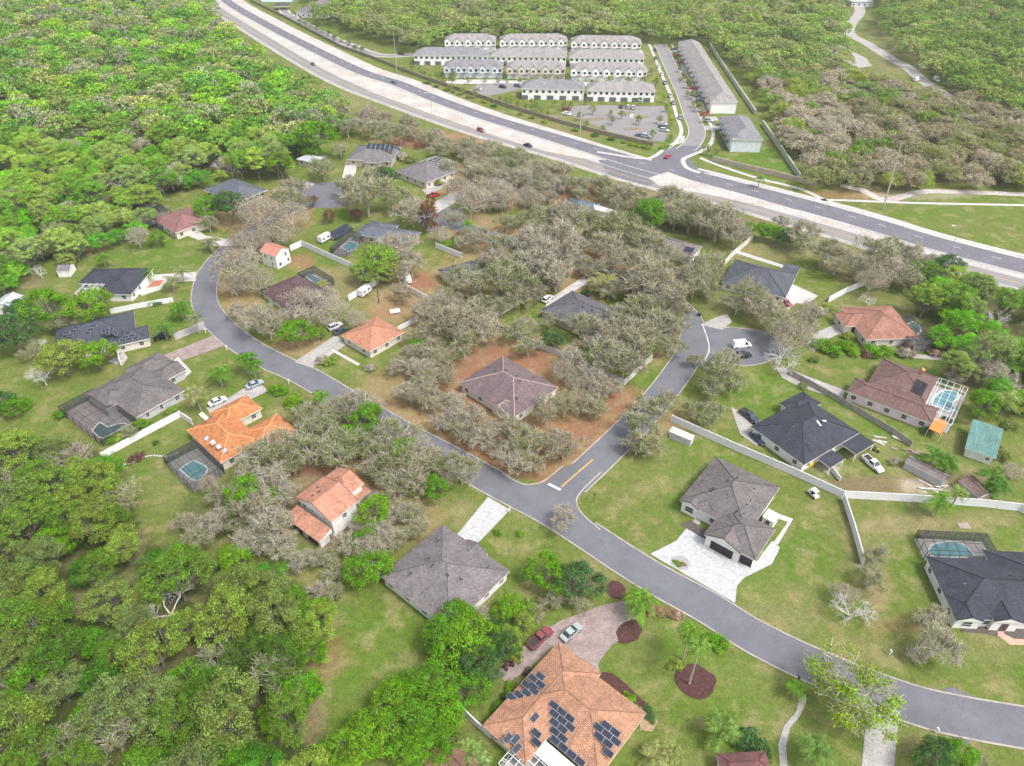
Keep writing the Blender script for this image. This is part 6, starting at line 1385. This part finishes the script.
# ------------------------------------------------------------------ palms
def frond_mesh(seed, n=20, L=2.9, droop=1.0):
    rng = np.random.default_rng(seed); V = []
    for i in range(n):
        a = 2*math.pi*i/n*2.4+rng.uniform(-.2, .2); el0 = rng.uniform(-.2, 1.15); l = L*rng.uniform(.8, 1.1); pts = []
        for k in range(9):
            t = k/8; r = l*t*math.cos(el0*(1-t*.5)); z = l*t*math.sin(el0)*.8-droop*l*.42*t*t; pts.append(np.array([math.cos(a)*r, math.sin(a)*r, z]))
        side = np.array([-math.sin(a), math.cos(a), 0])
        for k in range(8):
            p0, p1 = pts[k], pts[k+1]; d = p1-p0
            for u in (0, .5):
                b0 = p0+d*u; w = .6*math.sin(min(1, (k+u)/8*.95+.08)*math.pi)**.6*L/2.9+.05
                for s in (-1, 1):
                    tip = b0+side*s*w+d*1.1+np.array([0, 0, -.35*w-rng.random()*.1]); V += [b0, b0+d*.45, tip+d*.22, tip]
    V = np.array(V); n4 = len(V)//4; return attr_mesh('crown', V, rng.random(n4), np.repeat(rng.random(n4//8+1), 8)[:n4], LEAF)
FROND = [frond_mesh(s, d, 3.1, dr) for s, d, dr in ((1, 19, 1.0), (2, 22, 1.15), (3, 16, .9))]
PTR = []
for s in range(2):
    b = MB(); r = random.Random(s)
    for k in range(8): b.tube((.02*math.sin(k), 0, k/8), (.02*math.sin(k+1), 0, (k+1)/8), .2-.008*k, .175-.008*k, 7)
    PTR.append(b.mesh('trunk', PALMBARK))
PALMC = [(.06, .13, .012), (.075, .145, .016), (.055, .12, .016)]
def palm(p, r, h, label, colr=None, group=None):
    R = r/pxm(p, h); a = G(p, h); o = thing('palm_tree', label, 'palm', (*a, 0), hw.uniform(0, 6), group)
    t = link('trunk', hw.choice(PTR), o); t.scale = (1, 1, h); c = link('crown', hw.choice(FROND), o, (0, 0, h), 0, colr or hw.choice(PALMC)); s = max(.5, R/2.7); c.scale = (s, s, s)
PL = [(218, 372, 12, 5, None), (244, 357, 11, 6, None), (252, 363, 10, 5, None), (195, 393, 12, 6, (.16, .16, .07)), (641, 600, 17, 5, (.085, .165, .018)), (690, 631, 12, 9, (.085, .165, .018)), (700, 646, 12, 12, (.1, .165, .025)), (722, 728, 18, 4, (.09, .145, .03)), (816, 748, 17, 5, (.08, .14, .03)), (797, 688, 10, 3, (.08, .16, .015)), (940, 500, 13, 5, None), (960, 491, 9, 5, (.12, .17, .04)), (934, 455, 13, 4, None), (949, 461, 12, 4, None), (992, 477, 14, 4, None), (1001, 486, 12, 4, None), (973, 367, 13, 5, (.12, .14, .06)), (1006, 398, 15, 6, (.12, .16, .04)), (603, 281, 14, 4, (.17, .17, .05)), (171, 281, 9, 4, (.12, .14, .06)), (180, 306, 11, 5, None), (194, 317, 9, 6, (.12, .14, .07)), (163, 328, 11, 4, None), (145, 273, 8, 3, None), (181, 271, 8, 4, (.13, .15, .06)), (102, 257, 8, 4, None), (209, 241, 10, 4, (.12, .13, .06)), (321, 396, 10, 4, None), (418, 346, 10, 3, (.06, .15, .02)), (655, 756, 15, 2, (.16, .17, .06)), (672, 752, 12, 2, (.14, .16, .05)), (467, 753, 16, 3, (.12, .17, .04)), (480, 764, 14, 3, (.13, .17, .05)), (467, 223, 7, 5, (.08, .16, .015)), (322, 283, 6, 3, (.15, .16, .04)), (760, 178, 5, 4, None)]
rws = [(x, y, 'palm', 0) for x, y, r, h, c in PL]; lb = numbered(rws, lambda k: 'feathery palm', lambda k: 'palms')
for i, (x, y, r, h, c) in enumerate(PL): palm((x, y), r, h, lb[i][0], c, lb[i][1])
# ------------------------------------------------------------------ shrubs and hedges
SH = [(648, 712, 6, 'D'), (651, 718, 5, 'D'), (608, 690, 5, 'G'), (596, 684, 4, 'D'), (611, 690, 3, 'Y'), (630, 701, 8, 'G'), (716, 643, 11, 'G'), (676, 665, 7, 'Y'), (748, 743, 15, 'D'), (762, 750, 10, 'D'), (738, 738, 9, 'G'), (498, 706, 6, 'G'), (511, 690, 7, 'G'), (505, 698, 5, 'D'), (171, 411, 6, 'Y'), (144, 425, 6, 'G'), (120, 438, 8, 'Y'), (108, 441, 6, 'G'), (174, 373, 4, 'G'), (181, 370, 4, 'G'), (278, 391, 8, 'G'), (292, 402, 9, 'G'), (301, 406, 6, 'D'), (137, 458, 7, 'R'), (156, 443, 3, 'D'),
 (823, 346, 10, 'G'), (834, 350, 9, 'G'), (845, 346, 8, 'G'), (852, 352, 7, 'G'), (873, 351, 9, 'G'), (885, 352, 8, 'G'), (866, 354, 6, 'R'), (905, 353, 8, 'P'), (908, 346, 5, 'T'), (935, 353, 6, 'T'), (848, 336, 6, 'Y'), (676, 562, 3, 'G'), (683, 564, 3, 'T'), (679, 566, 2, 'G'), (650, 610, 6, 'T'), (659, 612, 6, 'T'), (668, 613, 6, 'T'), (677, 615, 6, 'T'), (645, 604, 5, 'T'), (530, 604, 7, 'L'), (541, 602, 7, 'L'), (551, 606, 7, 'L'), (562, 600, 6, 'L'), (516, 690, 4, 'G'),
 (520, 534, 4, 'G'), (497, 533, 4, 'G'), (151, 303, 5, 'G'), (158, 303, 4, 'D'), (167, 300, 4, 'D'), (425, 546, 5, 'L'), (815, 360, 5, 'L'), (803, 386, 5, 'L'), (775, 305, 8, 'W'), (818, 312, 8, 'W'), (826, 308, 6, 'Y'), (585, 293, 4, 'D'), (596, 347, 5, 'D'), (588, 345, 4, 'D'), (1010, 426, 7, 'L'), (1002, 455, 9, 'L'), (905, 392, 4, 'D'), (925, 430, 5, 'D'), (948, 420, 5, 'D'), (370, 368, 6, 'W'), (330, 362, 6, 'Y'), (321, 360, 6, 'W'), (60, 415, 6, 'G'), (24, 405, 8, 'G'), (437, 183, 5, 'L'), (447, 245, 6, 'G'), (455, 240, 6, 'L'), (395, 175, 5, 'L'), (410, 160, 6, 'L'), (402, 157, 6, 'W'), (385, 170, 5, 'G')]
PAL['T'] = [(.22, .16, .09), (.25, .17, .13)]; SADJ = {'D': 'dark green', 'G': 'bright green', 'Y': 'yellow green', 'R': 'reddish', 'P': 'pinkish grey', 'T': 'tan', 'L': 'olive', 'W': 'pale'}
lb = numbered([(x, y, k) for x, y, r, k in SH], lambda k: SADJ[k]+' rounded shrub', lambda k: 'shrubs')
for i, (x, y, r, k) in enumerate(SH):
    R = r/pxm((x, y), 1); plant('shrub', G((x, y), 1.0*R/2.5), R, hw.choice(PAL[k]), lb[i][0], lb[i][1], cat='shrub', parts=False, zs=.85)
YT = [(404, 68), (424, 72), (430, 74), (437, 76), (444, 77), (453, 76), (500, 97), (506, 98), (512, 99), (518, 104), (526, 105), (531, 106), (536, 107), (541, 109), (548, 112), (564, 106), (571, 105), (593, 110), (611, 111.5), (622, 114), (639, 120), (667, 107), (671, 122), (660, 119), (653, 134), (671, 136), (707, 150), (716, 152), (721, 134), (727, 139), (688, 92), (694, 103), (681, 78), (506, 62), (568, 62), (506, 76), (568, 77), (586, 100), (498, 80), (545, 79), (610, 81), (644, 80), (452, 80), (468, 80), (484, 80), (520, 80), (533, 80), (556, 80), (578, 82), (592, 82), (628, 82), (460, 54), (478, 54), (512, 54), (530, 54), (550, 54), (590, 56), (606, 56), (625, 56), (677, 58), (680, 68), (684, 76), (688, 84), (693, 95), (699, 107), (705, 118), (655, 58), (652, 72), (656, 82), (664, 98), (420, 70), (412, 66), (450, 86), (463, 90), (475, 94), (532, 100), (555, 102), (640, 101), (626, 101), (586, 124), (603, 128), (580, 116), (612, 120)]
for i, (x, y) in enumerate(YT): plant('young_tree', G((x, y), 2.5), hw.uniform(1.1, 1.9), hw.choice(GREEN[:5]+PAL['L']), 'small young tree planted about the townhouse rows', 'young trees about the townhouses', zs=2.0/1.5)
HB = [(427, 82), (436, 85.5), (447, 89), (453, 91), (459, 93), (469, 96), (484, 101), (494, 105), (520, 113), (532, 116.5), (545, 120.5), (575, 129), (595, 134), (611, 138), (624, 141), (631, 143), (638, 144.5), (646, 146.5), (664, 147), (668, 145)]
for x, y in HB: plant('wall_shrub', G((x, y), 1), hw.uniform(1.3, 1.9), hw.choice(PAL['D']+GREEN[:2]), 'rounded green shrub along the olive brown highway wall', 'shrubs along the highway wall', parts=False, zs=.6)
for i, (x, y) in enumerate([(294, 10), (300.5, 19.5), (305, 22), (311, 25.5), (316, 27.5), (322, 29), (328, 32), (334, 36), (341, 38), (348, 41.5), (355, 46), (362, 48)]): plant('street_tree', G((x, y+1), 2), 1.9, hw.choice(PAL['D']+GREEN[:2]), 'small street tree, %s along the pale side street' % ORD[i], 'street trees along the pale side street', zs=.8)
# the big half bare tree leaning over the lower street
V, lf, lo, C = crown_arrays(777, nl=34, per=150, leaf=.26, lr=(.8, 1.4), rz=2.4, zc=5.2, spread=(.2, 1.25))
o = thing('shade_tree', 'half bare tree with lime green leaves over the lower street', 'tree', (*G((856, 694), 5.5), 0)); o.scale = (1.45, 1.45, 1.1)
link('trunk', limbs(9, C, .3, 2.0, PALEBARK), o); link('branches', bare_tree(41, depth=6), o); link('crown', attr_mesh('crown', V, lf, lo, LEAF), o, color=(.14, .21, .015))
# ------------------------------------------------------------------ light: high thin overcast, soft sun from the right behind the camera
el, az = math.radians(58), math.radians(125)
w = bpy.data.worlds.new('World'); SC.world = w; w.use_nodes = True; nt = w.node_tree
sky = nt.nodes.new('ShaderNodeTexSky'); sky.sky_type = 'NISHITA'; sky.sun_disc = False; sky.sun_elevation = el; sky.sun_rotation = az
sky.air_density = 1.0; sky.dust_density = 4.0; sky.ozone_density = 1.0
hsv = nt.nodes.new('ShaderNodeHueSaturation'); hsv.inputs['Saturation'].default_value = .35
nt.links.new(sky.outputs[0], hsv.inputs['Color']); bg = nt.nodes['Background']; nt.links.new(hsv.outputs[0], bg.inputs[0]); bg.inputs[1].default_value = .15
sd = bpy.data.lights.new('sun', 'SUN'); sd.energy = 1.5; sd.angle = math.radians(14); sd.color = (1, .96, .9)
so = bpy.data.objects.new('sun', sd); COL.objects.link(so)
d = Vector((math.sin(az)*math.cos(el), math.cos(az)*math.cos(el), math.sin(el)))
so.rotation_euler = d.to_track_quat('Z', 'Y').to_euler(); so.location = (60, 80, 160)
vs = SC.view_settings; vs.view_transform = 'Standard'; vs.look = 'None'; vs.exposure = 1.03; vs.gamma = 1; vs.use_curve_mapping = False
SC.cycles.max_bounces = 6; SC.cycles.transparent_max_bounces = 12; SC.cycles.use_denoising = True

# ------------------------------------------------------------------ the air
hm, hnt, hb = newmat('pale air'); hnt.nodes.remove(hb); pv = hnt.nodes.new('ShaderNodeVolumePrincipled'); pv.inputs['Color'].default_value = (.93, .96, 1, 1); pv.inputs['Density'].default_value = .00013; pv.inputs['Anisotropy'].default_value = .3
hnt.links.new(pv.outputs[0], hnt.nodes['Material Output'].inputs['Volume'])
hz = MB().box((0, 450, 63), (3000, 2300, 128)); tag(link('haze', hz.mesh('haze', hm)), kind='stuff')
